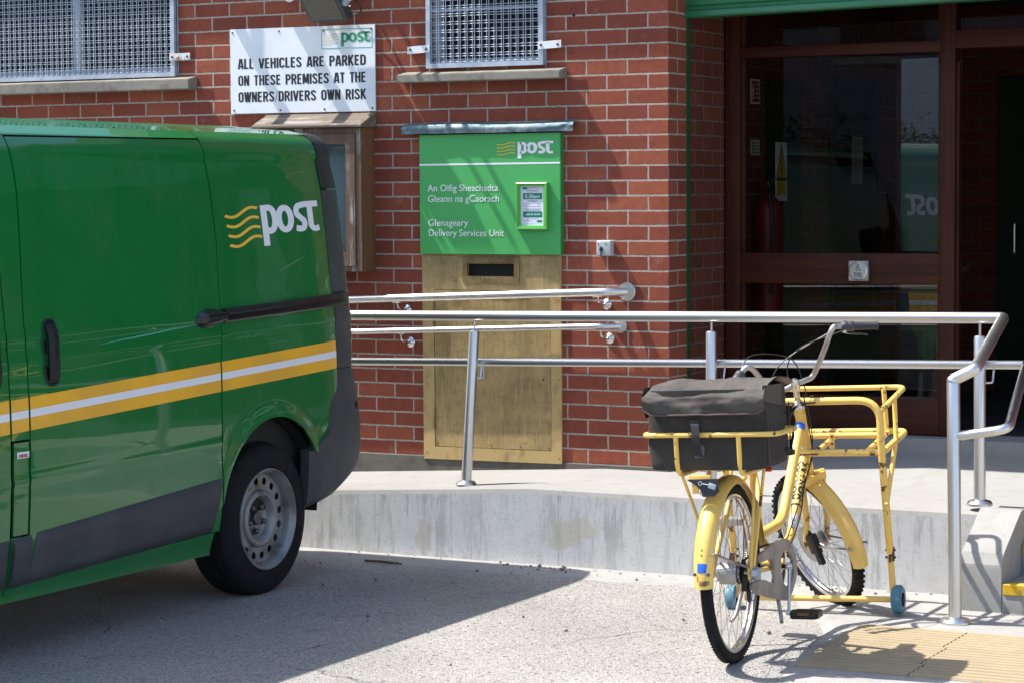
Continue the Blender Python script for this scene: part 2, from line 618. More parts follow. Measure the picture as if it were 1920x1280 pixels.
M['white_paint'] = pm('white_painted_steel', (.72, .74, .76), .45, 0, (.42, .34, .26), 26, .64, .72)
M['rusty_white'] = pm('rust_stained_white_paint', (.66, .66, .63), .5, 0, (.30, .14, .06), 30, .52, .62)
def van_paint():
    m, nt, b = new_mat('van_green_paint')
    g = NG(nt); p = g.pos()
    base = g.mix(g.ramp(g.noise(p, 3, 4), [(.4, 0.), (.7, 1.)]), (.0045, .150, .030), (.008, .160, .036))
    dust = g.math('MULTIPLY', g.ramp(g.noise(g.scaled(p, (3, 3, 1.2)), 2.0, 8, .7), [(.48, 0.), (.72, 1.)]), .16)
    speck = g.ramp(g.noise(p, 85, 4, .65), [(.66, 0.), (.74, .22)])
    c = g.mix(g.math('MAXIMUM', dust, speck), base, (.13, .145, .105))
    g.l(c, b.inputs['Base Color'])
    g.l(g.math('MULTIPLY_ADD', g.noise(p, 5, 6), .16, .25), b.inputs['Roughness'])
    b.inputs['Specular IOR Level'].default_value = .2
    b.inputs['Coat Weight'].default_value = 1.0
    g.l(g.math('MULTIPLY_ADD', dust, .5, .012), b.inputs['Coat Roughness'])
    return m
M['van_green'] = van_paint()
M['van_dark'] = pm('van_dark_plastic', (.042, .044, .050), .55, 0, (.055, .057, .062), 6, bump=.0004, bscale=700)
M['black_gap'] = pm('black_rubber', (.008, .008, .008), .7)
M['van_black'] = pm('weathered_black_trim', (.020, .021, .024), .5, 0, (.030, .031, .034), 7)
M['handle_black'] = pm('satin_black_plastic', (.010, .010, .012), .5, spec=.3)
M['black_gloss'] = pm('black_gloss_plastic', (.010, .011, .014), .25)
M['stripe_yellow'] = pm('yellow_vinyl', (.90, .46, .025), .35, 0, (.80, .41, .04), 4, coat=.3)
M['vinyl_white'] = pm('white_vinyl', (.78, .79, .82), .38)
M['wave_yellow'] = pm('logo_yellow_vinyl', (.82, .50, .06), .4)
M['tyre'] = pm('tyre_rubber', (.008, .008, .009), .8, 0, (.018, .017, .016), 9, .5, .8, bump=.0008, bscale=160, spec=.25)
M['rim'] = pm('silver_steel_wheel', (.27, .27, .265), .45, .35, (.12, .105, .09), 9, .48, .7, rvar=.2)
M['bolt'] = pm('dull_bolt_steel', (.12, .12, .13), .45, .8)
M['red_lamp'] = pm('red_lamp_plastic', (.45, .012, .01), .15, coat=.8)
M['van_glass'] = pm('dark_glass', (.012, .015, .016), .06, coat=.5)
M['sign_green'] = pm('green_sign_panel', (.066, .365, .098), .42, 0, (.074, .385, .11), 2.2)
M['sign_edge'] = pm('green_sign_edge', (.035, .23, .05), .45)
M['frame_green'] = pm('bright_green_frame', (.075, .36, .05), .35)
M['shutter_green'] = pm('green_cladding_paint', (.020, .155, .058), .35, 0, (.016, .12, .05), 5)
M['rail_green'] = pm('green_guide_rail', (.003, .05, .006), .5)
M['sign_white'] = pm('white_sign_panel', (.77, .80, .83), .4, 0, (.70, .73, .76), 4)
M['ink'] = pm('black_lettering', (.010, .012, .014), .5)
M['ink_green'] = pm('green_lettering', (.03, .30, .14), .5)
M['teal'] = pm('teal_print', (.0, .21, .135), .5)
M['grey_print'] = pm('grey_print', (.30, .31, .35), .6)
M['orange_print'] = pm('orange_wave_print', (.62, .38, .10), .5)
M['paper'] = pm('notice_paper', (.70, .71, .80), .6)
M['silver_text'] = pm('pale_lettering', (.70, .76, .74), .45)
def brass_mat():
    m, nt, b = new_mat('tarnished_brass')
    g = NG(nt); v = g.obj()
    cl_ = g.noise(v, 3.2, 9, .68)
    mo_ = g.noise(v, 17, 6, .7)
    sc_ = g.noise(g.scaled(v, (150, 150, 7)), 1.0, 3, .6)
    c = g.mix(g.ramp(cl_, [(.40, 0.), (.60, 1.)]), (.45, .325, .145), (.27, .195, .088))
    c = g.mix(g.ramp(mo_, [(.50, 0.), (.68, .7)]), c, (.19, .135, .062))
    c = g.mix(g.ramp(sc_, [(.52, 0.), (.66, .45)]), c, (.55, .42, .20))
    g.l(c, b.inputs['Base Color'])
    b.inputs['Metallic'].default_value = .25
    g.l(g.math('MULTIPLY_ADD', mo_, .3, .32), b.inputs['Roughness'])
    g.l(g.bump(g.math('ADD', sc_, cl_), .0007), b.inputs['Normal'])
    return m
M['brass'] = brass_mat()
M['brass_frame'] = pm('worn_brass_frame', (.50, .36, .16), .5, .3, (.30, .21, .10), 9, .5, .75, stretch=(2, 2, 1))
M['brass_dark'] = pm('dark_brass_plate', (.27, .20, .09), .4, .5, (.17, .125, .06), 12)
M['dark'] = pm('unlit_black', (.004, .004, .004), .9)
M['lead'] = pm('lead_flashing', (.10, .155, .17), .55, .3, (.24, .30, .31), 15, .5, .7, bump=.004, bscale=22)
M['cab_wood'] = wood_mat('weathered_cabinet_wood', (.155, .100, .070), (.115, .072, .050), .85, 'Z', .8, (.34, .32, .31))
M['cab_roof'] = wood_mat('bleached_cabinet_roof', (.17, .135, .105), (.12, .095, .075), .85, 'X', 1.0, (.27, .24, .215))
M['cab_side'] = wood_mat('brown_cabinet_side', (.20, .095, .045), (.13, .06, .03), .7, 'Z', .8)
M['mahogany'] = wood_mat('varnished_mahogany', (.060, .0155, .0065), (.030, .008, .004), .5, 'X', .6, None, .0)
M['mahogany_v'] = wood_mat('varnished_mahogany_upright', (.060, .0155, .0065), (.030, .008, .004), .5, 'Z', .6, None, .0)
M['lamp_body'] = pm('grey_lamp_body', (.06, .065, .075), .45, .3)
M['lamp_glass'] = pm('dusty_lamp_glass', (.10, .095, .075), .25, coat=.3)
M['plastic_grey'] = pm('pale_grey_plastic', (.40, .42, .45), .45)
M['plastic_white'] = pm('white_plastic', (.75, .74, .72), .5)
M['cable'] = pm('black_cable', (.012, .012, .013), .45)
M['glass'] = glass_mat('porch_glass', .40, (.62, .64, .63))
M['glass_in'] = glass_mat('mirror_leaf_glass', 6.8, (.40, .44, .42))  # boosted reflection for the added leaf
M['glass_dull'] = glass_mat('scratched_acrylic', .5, (.80, .86, .86))
M['pane'] = pm('window_glass_blue', (.010, .013, .017), .12, spec=.25)
M['door_green'] = pm('dark_green_door', (.003, .020, .008), .5, spec=.2)
M['curtain'] = pm('window_blind', (.10, .13, .17), .8, 0, (.035, .045, .06), 3, .42, .62, stretch=(3, 1, .8))
M['red_ext'] = pm('red_enamel', (.16, .006, .007), .45)
M['sign_yellow'] = pm('warning_yellow', (.62, .38, .02), .5)
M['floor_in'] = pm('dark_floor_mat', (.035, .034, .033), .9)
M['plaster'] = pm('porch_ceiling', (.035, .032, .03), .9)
M['bike'] = pm('bicycle_yellow_paint', (.80, .52, .125), .38, 0, (.73, .465, .105), 6, .45, .7, coat=.35)

def rusty_yellow():
    m, nt, b = new_mat('chipped_yellow_paint')
    g = NG(nt)
    v = g.obj()
    a = g.ramp(g.noise(v, 17, 7, .68), [(.585, 0.), (.615, 1.)])
    h = g.ramp(g.noise(v, 90, 3, .6), [(.35, 0.), (.7, 1.)])
    ru = g.mix(h, (.075, .032, .012), (.22, .105, .035))
    g.l(g.mix(a, (.80, .52, .125), ru), b.inputs['Base Color'])
    g.l(g.math('MULTIPLY_ADD', a, .4, .38), b.inputs['Roughness'])
    g.l(g.bump(g.math('MULTIPLY', a, -1.0), .0008), b.inputs['Normal'])
    return m
M['bike_rust'] = rusty_yellow()
M['chrome'] = pm('worn_chrome', (.62, .61, .60), .22, 1.0, (.30, .26, .22), 30, .6, .75)
M['alu'] = pm('dull_aluminium', (.42, .41, .40), .42, .75, (.30, .28, .26), 12, rvar=.2)
M['spoke'] = pm('spoke_steel', (.36, .34, .32), .4, .8)
M['guard'] = pm('grey_chain_guard', (.33, .31, .29), .42, .45, (.22, .20, .19), 9, rvar=.2)
M['grease'] = pm('greasy_black_steel', (.014, .013, .012), .5, .4)
M['grip'] = pm('rubber_grip', (.030, .032, .036), .65, bump=.0006, bscale=300)
M['blue_tape'] = pm('blue_tape', (.02, .13, .58), .5)
M['castor'] = pm('blue_castor_tyre', (.055, .17, .24), .55, 0, (.10, .24, .32), 12)
M['amber'] = pm('amber_reflector', (.32, .10, .01), .4)
M['canvas'] = pm('charcoal_canvas', (.042, .036, .030), .88, 0, (.028, .024, .020), 7, bump=.0010, bscale=420)
M['canvas_flap'] = pm('faded_canvas_flap', (.080, .069, .060), .9, 0, (.054, .047, .041), 6, bump=.0010, bscale=420)
M['lining'] = pm('pinkish_canvas_lining', (.20, .135, .12), .9)
M['piping'] = pm('worn_brown_piping', (.085, .055, .050), .85)
M['strap'] = pm('black_webbing', (.018, .018, .019), .8, bump=.0006, bscale=600)
M['flapcloth'] = pm('dark_blue_vinyl', (.018, .026, .036), .5)
M['step_yellow'] = pm('yellow_nosing_paint', (.68, .40, .015), .6, 0, (.30, .22, .10), 14, .58, .7)
M['leaf'] = pm('hedge_leaf', (.055, .075, .022), .6, 0, (.11, .12, .05), 5)
M['bark'] = pm('twig_bark', (.09, .055, .035), .9)
M['render'] = pm('grey_house_render', (.42, .45, .50), .9, 0, (.36, .39, .44), 2)
M['slate'] = pm('brown_roof_tiles', (.16, .13, .10), .85, 0, (.22, .18, .14), 4)
# ================================================================ SETTING
# ground: one sheet to the horizon
mb = MB(); mb.face([(-260, -260, 0), (260, -260, 0), (260, 260, 0), (-260, 260, 0)])
struct(mb.build('car_park_ground', M['ground'], smooth=0))
# smoother concrete haunch along the foot of the kerb wall, uneven outer edge
rnd = random.Random(3)
mb = MB()
xs = [-6 + .03 * i for i in range(276)]
edge = [(x, -1.11 - .03 * noise.noise(Vector((x * 1.3, 0, 0))) - .022 * noise.noise(Vector((x * 7.3, 3, 0))) - .014 * rnd.random() - max(0, x - 1.0) * .10) for x in xs]
for (x0, y0), (x1, y1) in zip(edge, edge[1:]):
    mb.face([(x0, y0, .004), (x1, y1, .004), (x1, -.87, .004), (x0, -.87, .004)])
    mb.face([(x0, y0 - .05, .0002), (x1, y1 - .05, .0002), (x1, y1, .004), (x0, y0, .004)])
struct(mb.build('kerb_strip', M['strip'], smooth=0, weld=True))
# pale concrete apron in front of the steps
mb = MB()
base_ = [(1.99, -2.95), (1.93, -2.66), (1.90, -2.5), (1.86, -2.2), (1.80, -1.9), (1.70, -1.72), (1.56, -1.55), (1.46, -1.33), (1.42, -1.14)]
ap = [(1.83, -1.10), (4.4, -1.25), (4.4, -2.95)]
for p_ in smooth_path([(a, b, 0) for a, b in base_], 9):
    ap.append((p_.x + .05 * noise.noise(p_ * 6) + .022 * noise.noise(p_ * 23), p_.y + .03 * noise.noise(p_ * 9 + Vector((5, 0, 0)))))
mb.face([(x, y, .008) for x, y in ap])
for (xa_, ya_), (xb_, yb_) in zip(ap[3:], ap[4:]):
    mb.face([(xa_, ya_, .008), (xb_, yb_, .008), (xb_ - .06, yb_, .0003), (xa_ - .06, ya_, .0003)])
struct(mb.build('apron_pavement', M['strip'], smooth=0))
# ribbed tactile paving (slabs 0.4 m, ribs parallel to the steps)
mb = MB()
X0, Y0 = 1.845, -1.762
for ci in range(6):
    for ri in range(3):
        if ri == 2:
            y_a, y_b = Y0 - .9, Y0 - .68
        else:
            y_a, y_b = Y0 - .34 * (ri + 1), Y0 - .34 * ri
        sx = X0 + .022 * ri + .435 * ci
        a, b_ = sx + .003, sx + .432
        y_a += .002; y_b -= .002
        n = max(2, int(round((y_b - y_a) / .05)))
        mb.box(a, b_, y_a, y_b, .0, .0105)
        st = (y_b - y_a) / n
        for k in range(n):
            yc = y_a + st * (k + .5)
            prof = [(-.019, 0), (-.0155, .006), (.0155, .006), (.019, 0)]
            mb.prism(prof, (a, yc, .0105), (0, 1, 0), (0, 0, 1), (b_ - a, 0, 0))
struct(mb.build('tactile_pavement', M['tactile'], smooth=0))

# ramp, landing and kerb wall
def ramp_z(x):
    return .368 + (min(0.0, x + .12) * .058 if x > -6 else -.34)
mb = MB(); kw = MB()
xs = [-6, -4, -3, -2.4, -2, -1.7, -1.4, -1.1, -.8, -.5, -.3, -.2, -.12, -.04, .1, .4, .7, 1.0, 1.3, 1.6, 1.9, 2.08]
for x0, x1 in zip(xs, xs[1:]):
    za, zb = ramp_z(x0), ramp_z(x1)
    f0 = [(x0, -.885, -.02), (x0, -.885, za - .03), (x0, -.878, za - .010), (x0, -.862, za), (x0, -.735, za + .004), (x0, -.712, za - .002), (x0, -.685, za - .040), (x0, .004, za - .006)]
    f1 = [(x1, -.885, -.02), (x1, -.885, zb - .03), (x1, -.878, zb - .010), (x1, -.862, zb), (x1, -.735, zb + .004), (x1, -.712, zb - .002), (x1, -.685, zb - .040), (x1, .004, zb - .006)]
    kw.face([f0[0], f1[0], f1[1], f0[1]])
    for k in (1, 2, 3, 4, 5, 6):
        mb.face([f0[k], f1[k], f1[k + 1], f0[k + 1]])
kw.build('ramp_kerb', M['concrete_wall'], None, smooth=0, weld=True)['kind'] = 'structure'
for x0, x1, y0, y1 in ((2.08, 2.26, -.86, .004), (2.26, 6.0, -.64, .004)):
    mb.face([(x0, y0, .366), (x1, y0, .366), (x1, y1, .362), (x0, y1, .362)])
# porch floor, rising gently to the threshold
mb.face([(.221, .004, .362), (6, .004, .362), (6, .62, .44), (.221, .62, .44)])
mb.face([(.221, .62, .44), (6, .62, .44), (6, .62, .515), (.221, .62, .515)])
mb.face([(.221, .62, .515), (6, .62, .515), (6, .9, .515), (.221, .9, .515)])
struct(mb.build('ramp_pavement', M['concrete'], smooth=0, weld=True))
# sloping cheek wall beside the steps
mb = MB()
prof = [(-.30, -.02), (-.30, .3665), (-.80, .372), (-.94, .398), (-.965, .392), (-1.195, .262), (-1.215, .25), (-1.248, .205), (-1.252, .19), (-1.252, -.02)]
mb.prism(prof, (2.085, 0, 0), (0, 1, 0), (0, 0, 1), (.178, 0, 0))
struct(mb.build('step_kerb', M['concrete'], smooth=20))
mb = MB(); ny = MB()
for k, (ya, z) in enumerate(((-1.25, .125), (-.95, .25))):
    mb.box(2.263, 5.2, ya, -.3, -.02 if k == 0 else .1, z, .006, 2)
    ny.box(2.27, 5.2, ya - .004, ya + .05, z - .040, z + .004, .002, 1)
mb.box(2.263, 5.2, -.645, -.3, .2, .3675)
st = struct(mb.build('steps', M['concrete'], smooth=20))
ny.build('step_nosing', M['step_yellow'], st, smooth=20)

# ================================================================ BUILDING
bld = thing('post_office_building', 'red brick post office building with barred windows and a deep glazed porch', 'building', (-3, 0.1, 0))
HOL = [(-4.9, -2.70, 2.40, 3.5), (-1.135, -.447, 2.388, 3.5)]
mb = MB()
xs = sorted({-11.0, .221, *[h[0] for h in HOL], *[h[1] for h in HOL]})
zs = sorted({.0, .377, 3.75, *[h[2] for h in HOL], *[h[3] for h in HOL]})
def inhole(x, z):
    return any(a < x < b and c < z < d for a, b, c, d in HOL)
for x0, x1 in zip(xs, xs[1:]):
    for z0, z1 in zip(zs, zs[1:]):
        if inhole((x0 + x1) / 2, (z0 + z1) / 2) or z1 <= .377:
            continue
        mb.face([(x0, 0, z0), (x1, 0, z0), (x1, 0, z1), (x0, 0, z1)])
for a, b, c, d in HOL:     # reveals
    mb.face([(a, 0, c), (a, .11, c), (a, .11, d), (a, 0, d)]); mb.face([(b, 0, c), (b, .11, c), (b, .11, d), (b, 0, d)])
    mb.face([(a, 0, d), (b, 0, d), (b, .11, d), (a, .11, d)]); mb.face([(a, 0, c), (b, 0, c), (b, .11, c), (a, .11, c)])
mb.build('front_wall', M['brick'], bld, smooth=0, weld=True, normals=False)
# brickwork to the right of the porch, out to the building's far corner
mb = MB(); mb.box(2.9, 8.5, 0, .22, .345, 3.75)
mb.build('front_wall', M['brick'], bld, smooth=0)
mb = MB()
mb.face([(.221, 0, .345), (.221, .232, .345), (.221, .232, 3.75), (.221, 0, 3.75)])
mb.build('pier_return', M['brick_side'], bld, smooth=0)
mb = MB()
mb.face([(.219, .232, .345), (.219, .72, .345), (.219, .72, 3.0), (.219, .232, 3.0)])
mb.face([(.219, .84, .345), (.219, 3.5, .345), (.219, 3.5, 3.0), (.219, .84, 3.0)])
mb.build('porch_side_wall', M['brick_shaded_side'], bld, smooth=0)
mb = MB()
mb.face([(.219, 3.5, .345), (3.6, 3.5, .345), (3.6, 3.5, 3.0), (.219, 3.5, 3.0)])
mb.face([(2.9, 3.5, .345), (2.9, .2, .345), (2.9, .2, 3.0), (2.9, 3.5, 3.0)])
mb.build('porch_back_wall', M['brick_shaded'], bld, smooth=0)
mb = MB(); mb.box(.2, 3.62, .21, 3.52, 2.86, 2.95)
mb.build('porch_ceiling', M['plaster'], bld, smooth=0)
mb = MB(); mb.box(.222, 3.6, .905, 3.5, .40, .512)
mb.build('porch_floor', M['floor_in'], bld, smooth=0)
# rendered plinth under the bricks
mb = MB()
mb.box(-11, .224, -.009, .02, -.02, .381, .004, 1)
mb.build('plinth', M['plinth'], bld, smooth=20)
for xh, zh, rh in ((-.293, 2.632, .008), (-.305, 2.664, .004), (-.281, 2.664, .004), (-.235, 2.664, .004)):
    mb = MB(); mb.disc((xh, .002, zh), (0, -1, 0), rh, .0026, 12)
    mb.build('drill_hole', M['dark'], bld, smooth=0)
# roof slab with a shallow eave (two depths, as its shadow on the wall shows)
mb = MB()
mb.box(-11.2, -1.45, -.190, 9, 3.76, 4.0); mb.box(-1.45, 8.7, -.222, 9, 3.7605, 4.001)
mb.build('roof', M['slate'], bld, smooth=0)
mb = MB()
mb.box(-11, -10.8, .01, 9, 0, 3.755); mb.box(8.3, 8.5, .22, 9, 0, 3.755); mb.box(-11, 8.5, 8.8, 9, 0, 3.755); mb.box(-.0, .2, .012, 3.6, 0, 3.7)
mb.build('rear_wall', M['brick_shaded_side'], bld, smooth=0)
X_, Y_, Z_ = (1, 0, 0), (0, 1, 0), (0, 0, 1)
# rainwater goods above the picture that lay their stripes over the sign
mb = MB()
mb.tube([(-11, -.130, 3.70), (8.6, -.130, 3.69)], .05, 10)
mb.build('gutter', M['van_dark'], bld)
for xa, wa in ((-2.69, .030), (-2.315, .034), (-2.13, .012), (-1.72, .010), (-1.62, .010)):
    mb = MB()
    mb.obox((xa, -.17, 3.30), X_, Y_, Z_, wa, .168, .012); mb.obox((xa, -.15, 3.50), X_, Y_, Z_, wa * .3, .01, .2)
    mb.build('eave_bracket', M['galv'], bld, smooth=0)

def window(x0, x1, z0, z1, sill, sd):
    fr = MB()
    t = .05
    fr.box(x0, x1, .06, .11, z0, z0 + t); fr.box(x0, x1, .06, .11, z1 - t, z1)
    fr.box(x0, x0 + t, .0605, .1095, z0 + t, z1 - t); fr.box(x1 - t, x1, .0605, .1095, z0 + t, z1 - t)
    nb = int((x1 - x0) / .9)
    for k in range(1, nb + 1):
        xm = x0 + (x1 - x0) * k / (nb + 1)
        fr.box(xm - .025, xm + .025, .061, .109, z0 + t, z1 - t)
    f = fr.build('window', M['galv'], bld, smooth=0)
    p = MB(); p.box(x0 + .02, x1 - .02, .085, .092, z0 + .02, z1 - .02)
    p.build('pane', M['pane'], f, smooth=0)
    c = MB(); c.grid(lambda u, v: (x0 + .03 + (x1 - x0 - .06) * u, .16 + .015 * math.sin(u * 40), z0 + (z1 - z0) * v), 80, 2)
    c.build('blind', M['curtain'], f)
    s = MB()
    sx0, sx1, sz0, sz1 = sill
    s.prism([(-sd, sz0), (-sd, sz1 - .012), (.06, sz1 + .018), (.06, sz0)], (sx0, 0, 0), (0, 1, 0), (0, 0, 1), (sx1 - sx0, 0, 0))
    bmesh.ops.bevel(s.bm, geom=list(s.bm.edges), offset=.004, segments=2, affect='EDGES')
    s.build('window_sill', M['sill'], bld, smooth=30)
    return f
window(-4.9, -2.70, 2.40, 3.5, (-5.1, -2.578, 2.318, 2.385), .083)
window(-1.135, -.447, 2.388, 3.5, (-1.281, -.333, 2.316, 2.368), .083)

def grille(name, label, x0, x1, z0, z1, px, pz, bars, brackets):
    """galvanised mesh guard bolted over a window"""
    root = thing(name, label, 'window guard', ((x0 + x1) / 2, -.02, z0), 'mesh guards over the windows')
    y = -.020
    f = MB(); a = .024
    f.box(x0, x1, y - .012, y + .012, z0, z0 + a); f.box(x0, x1, y - .012, y + .012, z1 - a, z1)
    f.box(x0, x0 + a, y - .0115, y + .0115, z0 + a, z1 - a); f.box(x1 - a, x1, y - .0115, y + .0115, z0 + a, z1 - a)
    for zb in bars:
        f.box(x0 + a, x1 - a, y + .004, y + .011, zb - .006, zb + .006)
    f.build('guard_frame', M['galv'], root, smooth=0)
    g = MB()
    n = int((x1 - x0 - 2 * a) / px); st = (x1 - x0 - 2 * a) / n
    rr = random.Random(5)
    for k in range(n + 1):
        for d in (-.0062, .0062):
            x = x0 + a + k * st + d
            if x0 + a * .7 < x < x1 - a * .7:
                j = rr.uniform(-.0012, .0012)
                g.tube([(x + j, y - .003, z0 + .01), (x - j, y - .003, (z0 + z1) / 2), (x + j, y - .003, z1 - .01)], .0019, 5)
    n = int((z1 - z0 - 2 * a) / pz); st = (z1 - z0 - 2 * a) / n
    for k in range(n + 1):
        for d in (-.0062, .0062):
            z = z0 + a + k * st + d
            if z0 + a * .7 < z < z1 - a * .7:
                j = rr.uniform(-.0015, .0015)
                g.tube([(x0 + .01, y + .001, z + j), ((x0 + x1) / 2, y + .001, z - j), (x1 - .01, y + .001, z + j)], .0019, 5)
    g.build('wire_mesh', M['galv'], root, smooth=60)
    for bx0, bx1, bz, tilt, mat in brackets:
        b = MB()
        b.prism([(bx0, bz - .019 - tilt), (bx1, bz - .019 + tilt), (bx1, bz + .019 + tilt), (bx0, bz + .019 - tilt)], (0, y - .0125, 0), (1, 0, 0), (0, 0, 1), (0, -.004, 0))
        br = b.build('fixing_bracket', mat, root, smooth=0)
        for xx in (bx0 + .018, bx1 - .018):
            h = MB(); h.disc((xx, y - .0165, bz), (0, -1, 0), .007, .004, 10, .001)
            h.build('bolt', M['bolt'], br)
    return root
grille('window_guard', 'wide galvanised mesh guard over the window above the van roof', -4.88, -2.706, 2.392, 3.5, .0372, .0355, (), [(-2.735, -2.60, 2.497, .001, M['rusty_white'])])
grille('window_guard', 'narrow galvanised mesh guard over the small window above the green post box sign', -1.128, -.452, 2.388, 3.5, .0405, .0405, (2.682,), [(-1.235, -1.105, 2.487, .003, M['white_paint']), (-.478, -.348, 2.487, .003, M['white_paint'])])

# porch: green cladding over the opening and the guide rail on the return
cl = MB()
def clad(poly, x0, x1, rise):
    A = [(x0, y, z) for y, z in poly]; B = [(x1, y, z + rise) for y, z in poly]
    n = len(poly)
    for k in range(n):
        cl.face([A[k], A[(k + 1) % n], B[(k + 1) % n], B[k]])
    cl.face(A); cl.face(B[::-1])
clad([(.212, 3.75), (.212, 2.672), (.225, 2.664), (.225, 2.650), (.206, 2.640), (.200, 2.618), (.206, 2.610), (.34, 2.612), (.34, 3.75)], .2215, 2.899, .048)
cl.build('porch_cladding', M['shutter_green'], bld, smooth=25)
gr = MB()
gr.box(.2212, .2275, .222, .250, .372, 2.61, .001, 1)
gr.box(.2275, .236, .2335, .2385, .372, 2.61)
gr.build('guide_rail', M['rail_green'], bld, smooth=0)

# ---- wooden porch screen with fixed side light, head over the open doorway
scr = MB()
Y0, Y1 = .735, .835
def sbox(mbx, x0, x1, z0, z1, y0=Y0, y1=Y1, bev=.004):
    mbx.box(x0, x1, y0, y1, z0, z1, bev, 2)
sv = MB(); sbox(sv, 1.372, 1.448, .516, 2.83)
sbox(sv, 1.4481, 1.462, .516, 2.38, .76, .80, .001)
sframe = sv.build('porch_screen', M['mahogany_v'], bld, smooth=25)
for xa, xb in ((.2195, .300), (2.80, 2.899)):
    sv = MB(); sbox(sv, xa, xb, .516, 2.83); sv.build('jamb', M['mahogany_v'], sframe, smooth=25)
sbox(scr, .3005, 1.3715, .519, .705)                   # bottom rail
sbox(scr, .3005, 1.3715, 1.272, 1.428)                 # middle rail
sbox(scr, .3005, 1.3715, 2.432, 2.487)                 # transom of side light
sbox(scr, .3005, 1.3715, 2.80, 2.86)
sbox(scr, 1.4485, 2.7995, 2.446, 2.535)                # head over doorway
sbox(scr, 1.4485, 2.7995, 2.80, 2.86)
for z0, z1 in ((.706, 1.271), (1.429, 2.431), (2.488, 2.799)):   # glazing beads
    for xa, xb in ((.301, .318), (1.354, 1.371)):
        sbox(scr, xa, xb, z0, z1, .76, .80, .002)
scr.build('rail', M['mahogany'], sframe, smooth=25)
for z0, z1, x0, x1 in ((.70, 1.275, .29, 1.375), (1.425, 2.436, .29, 1.375), (2.484, 2.81, .29, 1.375), (2.53, 2.81, 1.44, 2.81)):
    p = MB(); p.face([(x0, .785, z0), (x1, .785, z0), (x1, .785, z1), (x0, .785, z1)])
    p.build('glass_pane', M['glass'], sframe, smooth=0)
# narrow glazed leaf added behind the side light for its reflection,
# turned a little so that its panes mirror the van and the yard
la_, lc_ = R(-9.0), Vector((1.215, 1.0, 0))
lu, ln_ = Vector((math.cos(la_), math.sin(la_), 0)), Vector((math.sin(la_), -math.cos(la_), 0))
dl = MB()
for u0, u1, z0, z1 in ((-.165, -.148, .515, 2.50), (.148, .165, .515, 2.50), (-.148, .148, 2.47, 2.50), (-.148, .148, .515, .57), (-.148, .148, 1.285, 1.41)):
    dl.obox(lc_ + lu * ((u0 + u1) / 2) + Vector((0, 0, (z0 + z1) / 2)), lu, ln_, (0, 0, 1), (u1 - u0) / 2, .012, (z1 - z0) / 2)
leaf = dl.build('mirror_leaf', M['mahogany_v'], bld, smooth=0)
for z0, z1 in ((.57, 1.285), (1.41, 2.47)):
    p = MB(); a_, b_ = lc_ - lu * .148, lc_ + lu * .148
    p.face([a_ + Vector((0, 0, z0)), b_ + Vector((0, 0, z0)), b_ + Vector((0, 0, z1)), a_ + Vector((0, 0, z1))])
    p.build('glass_pane', M['glass_in'], leaf, smooth=0)
# green doors on the porch walls
d = MB()
d.box(.2192, .245, 1.30, 1.78, .515, 2.345, .003, 1)
d.box(.245, .252, 1.40, 1.70, .7, 1.3, .002, 1)
d.build('side_door', M['door_green'], bld, smooth=20)
d = MB()
d.box(.2192, .240, 2.29, 3.08, .515, 2.40, .003, 1)
d.box(.240, .256, 2.29, 2.36, .515, 2.40); d.box(.240, .256, 3.01, 3.08, .515, 2.40)
sd = d.build('side_door', M['door_green'], bld, smooth=20)
p = MB(); p.box(.2402, .243, 2.36, 3.01, .9, 2.3)
p.build('pane', M['pane'], sd, smooth=0)
p = MB(); p.box(.2435, .245, 2.63, 2.82, 1.78, 2.06)
p.build('notice', pm('faded_notice_paper', (.28, .29, .27), .7), sd, smooth=0)
d = MB()
d.box(.88, 1.90, 3.46, 3.499, .515, 2.42, .003, 1)
for k in range(1, 8):
    d.box(.88 + k * .127, .886 + k * .127, 3.455, 3.459, .53, 2.40)
bd = d.build('back_door', M['door_green'], bld, smooth=20)
h = MB(); h.tube(fillet([(1.0, 3.46, 1.35), (1.0, 3.41, 1.35), (1.0, 3.41, 1.55), (1.0, 3.46, 1.55)], .02), .009, 8)
h.build('handle', M['steel'], bd)

# ---- lead flashing over the post box
f = MB()
def fl(u, v):
    x = -1.263 + .99 * u
    cr = (.35 if .06 < u < .94 else 1.0)
    n = noise.noise(Vector((x * 9, v * 3, 1))) * .006 * cr + noise.noise(Vector((x * 26, v * 5, 3))) * .004 * cr
    prof = [(0.0, .060), (-.012, .056), (-.050, .046), (-.058, .030), (-.056, .004)]
    t = v * 4; i = min(3, int(t)); q = t - i
    y = prof[i][0] * (1 - q) + prof[i + 1][0] * q
    z = prof[i][1] * (1 - q) + prof[i + 1][1] * q
    return (x, y + n - .002, 2.047 + z * (1 + .08 * math.sin(u * 7)) + n + u * .002)
f.grid(fl, 90, 12)
tag(f.build('lead_flashing', M['lead'], None, 50), 'crumpled blue grey lead flashing strip above the green sign', 'flashing')
# ================================================================ LOGO LETTERING
def arc(cx, cy, rx, ry, a0, a1, n=16):
    return [(cx + rx * math.cos(R(a0 + (a1 - a0) * k / n)), cy + ry * math.sin(R(a0 + (a1 - a0) * k / n))) for k in range(n + 1)]

def hw_along(line, wx, wy):
    """stroke half width by direction: wx for upright strokes, wy for level ones"""
    out = []
    n = len(line)
    for i in range(n):
        x0, y0 = line[max(i - 1, 0)]; x1, y1 = line[min(i + 1, n - 1)]
        d = math.hypot(x1 - x0, y1 - y0) or 1
        c = abs(y1 - y0) / d
        out.append(wy + (wx - wy) * c * c)
    return out

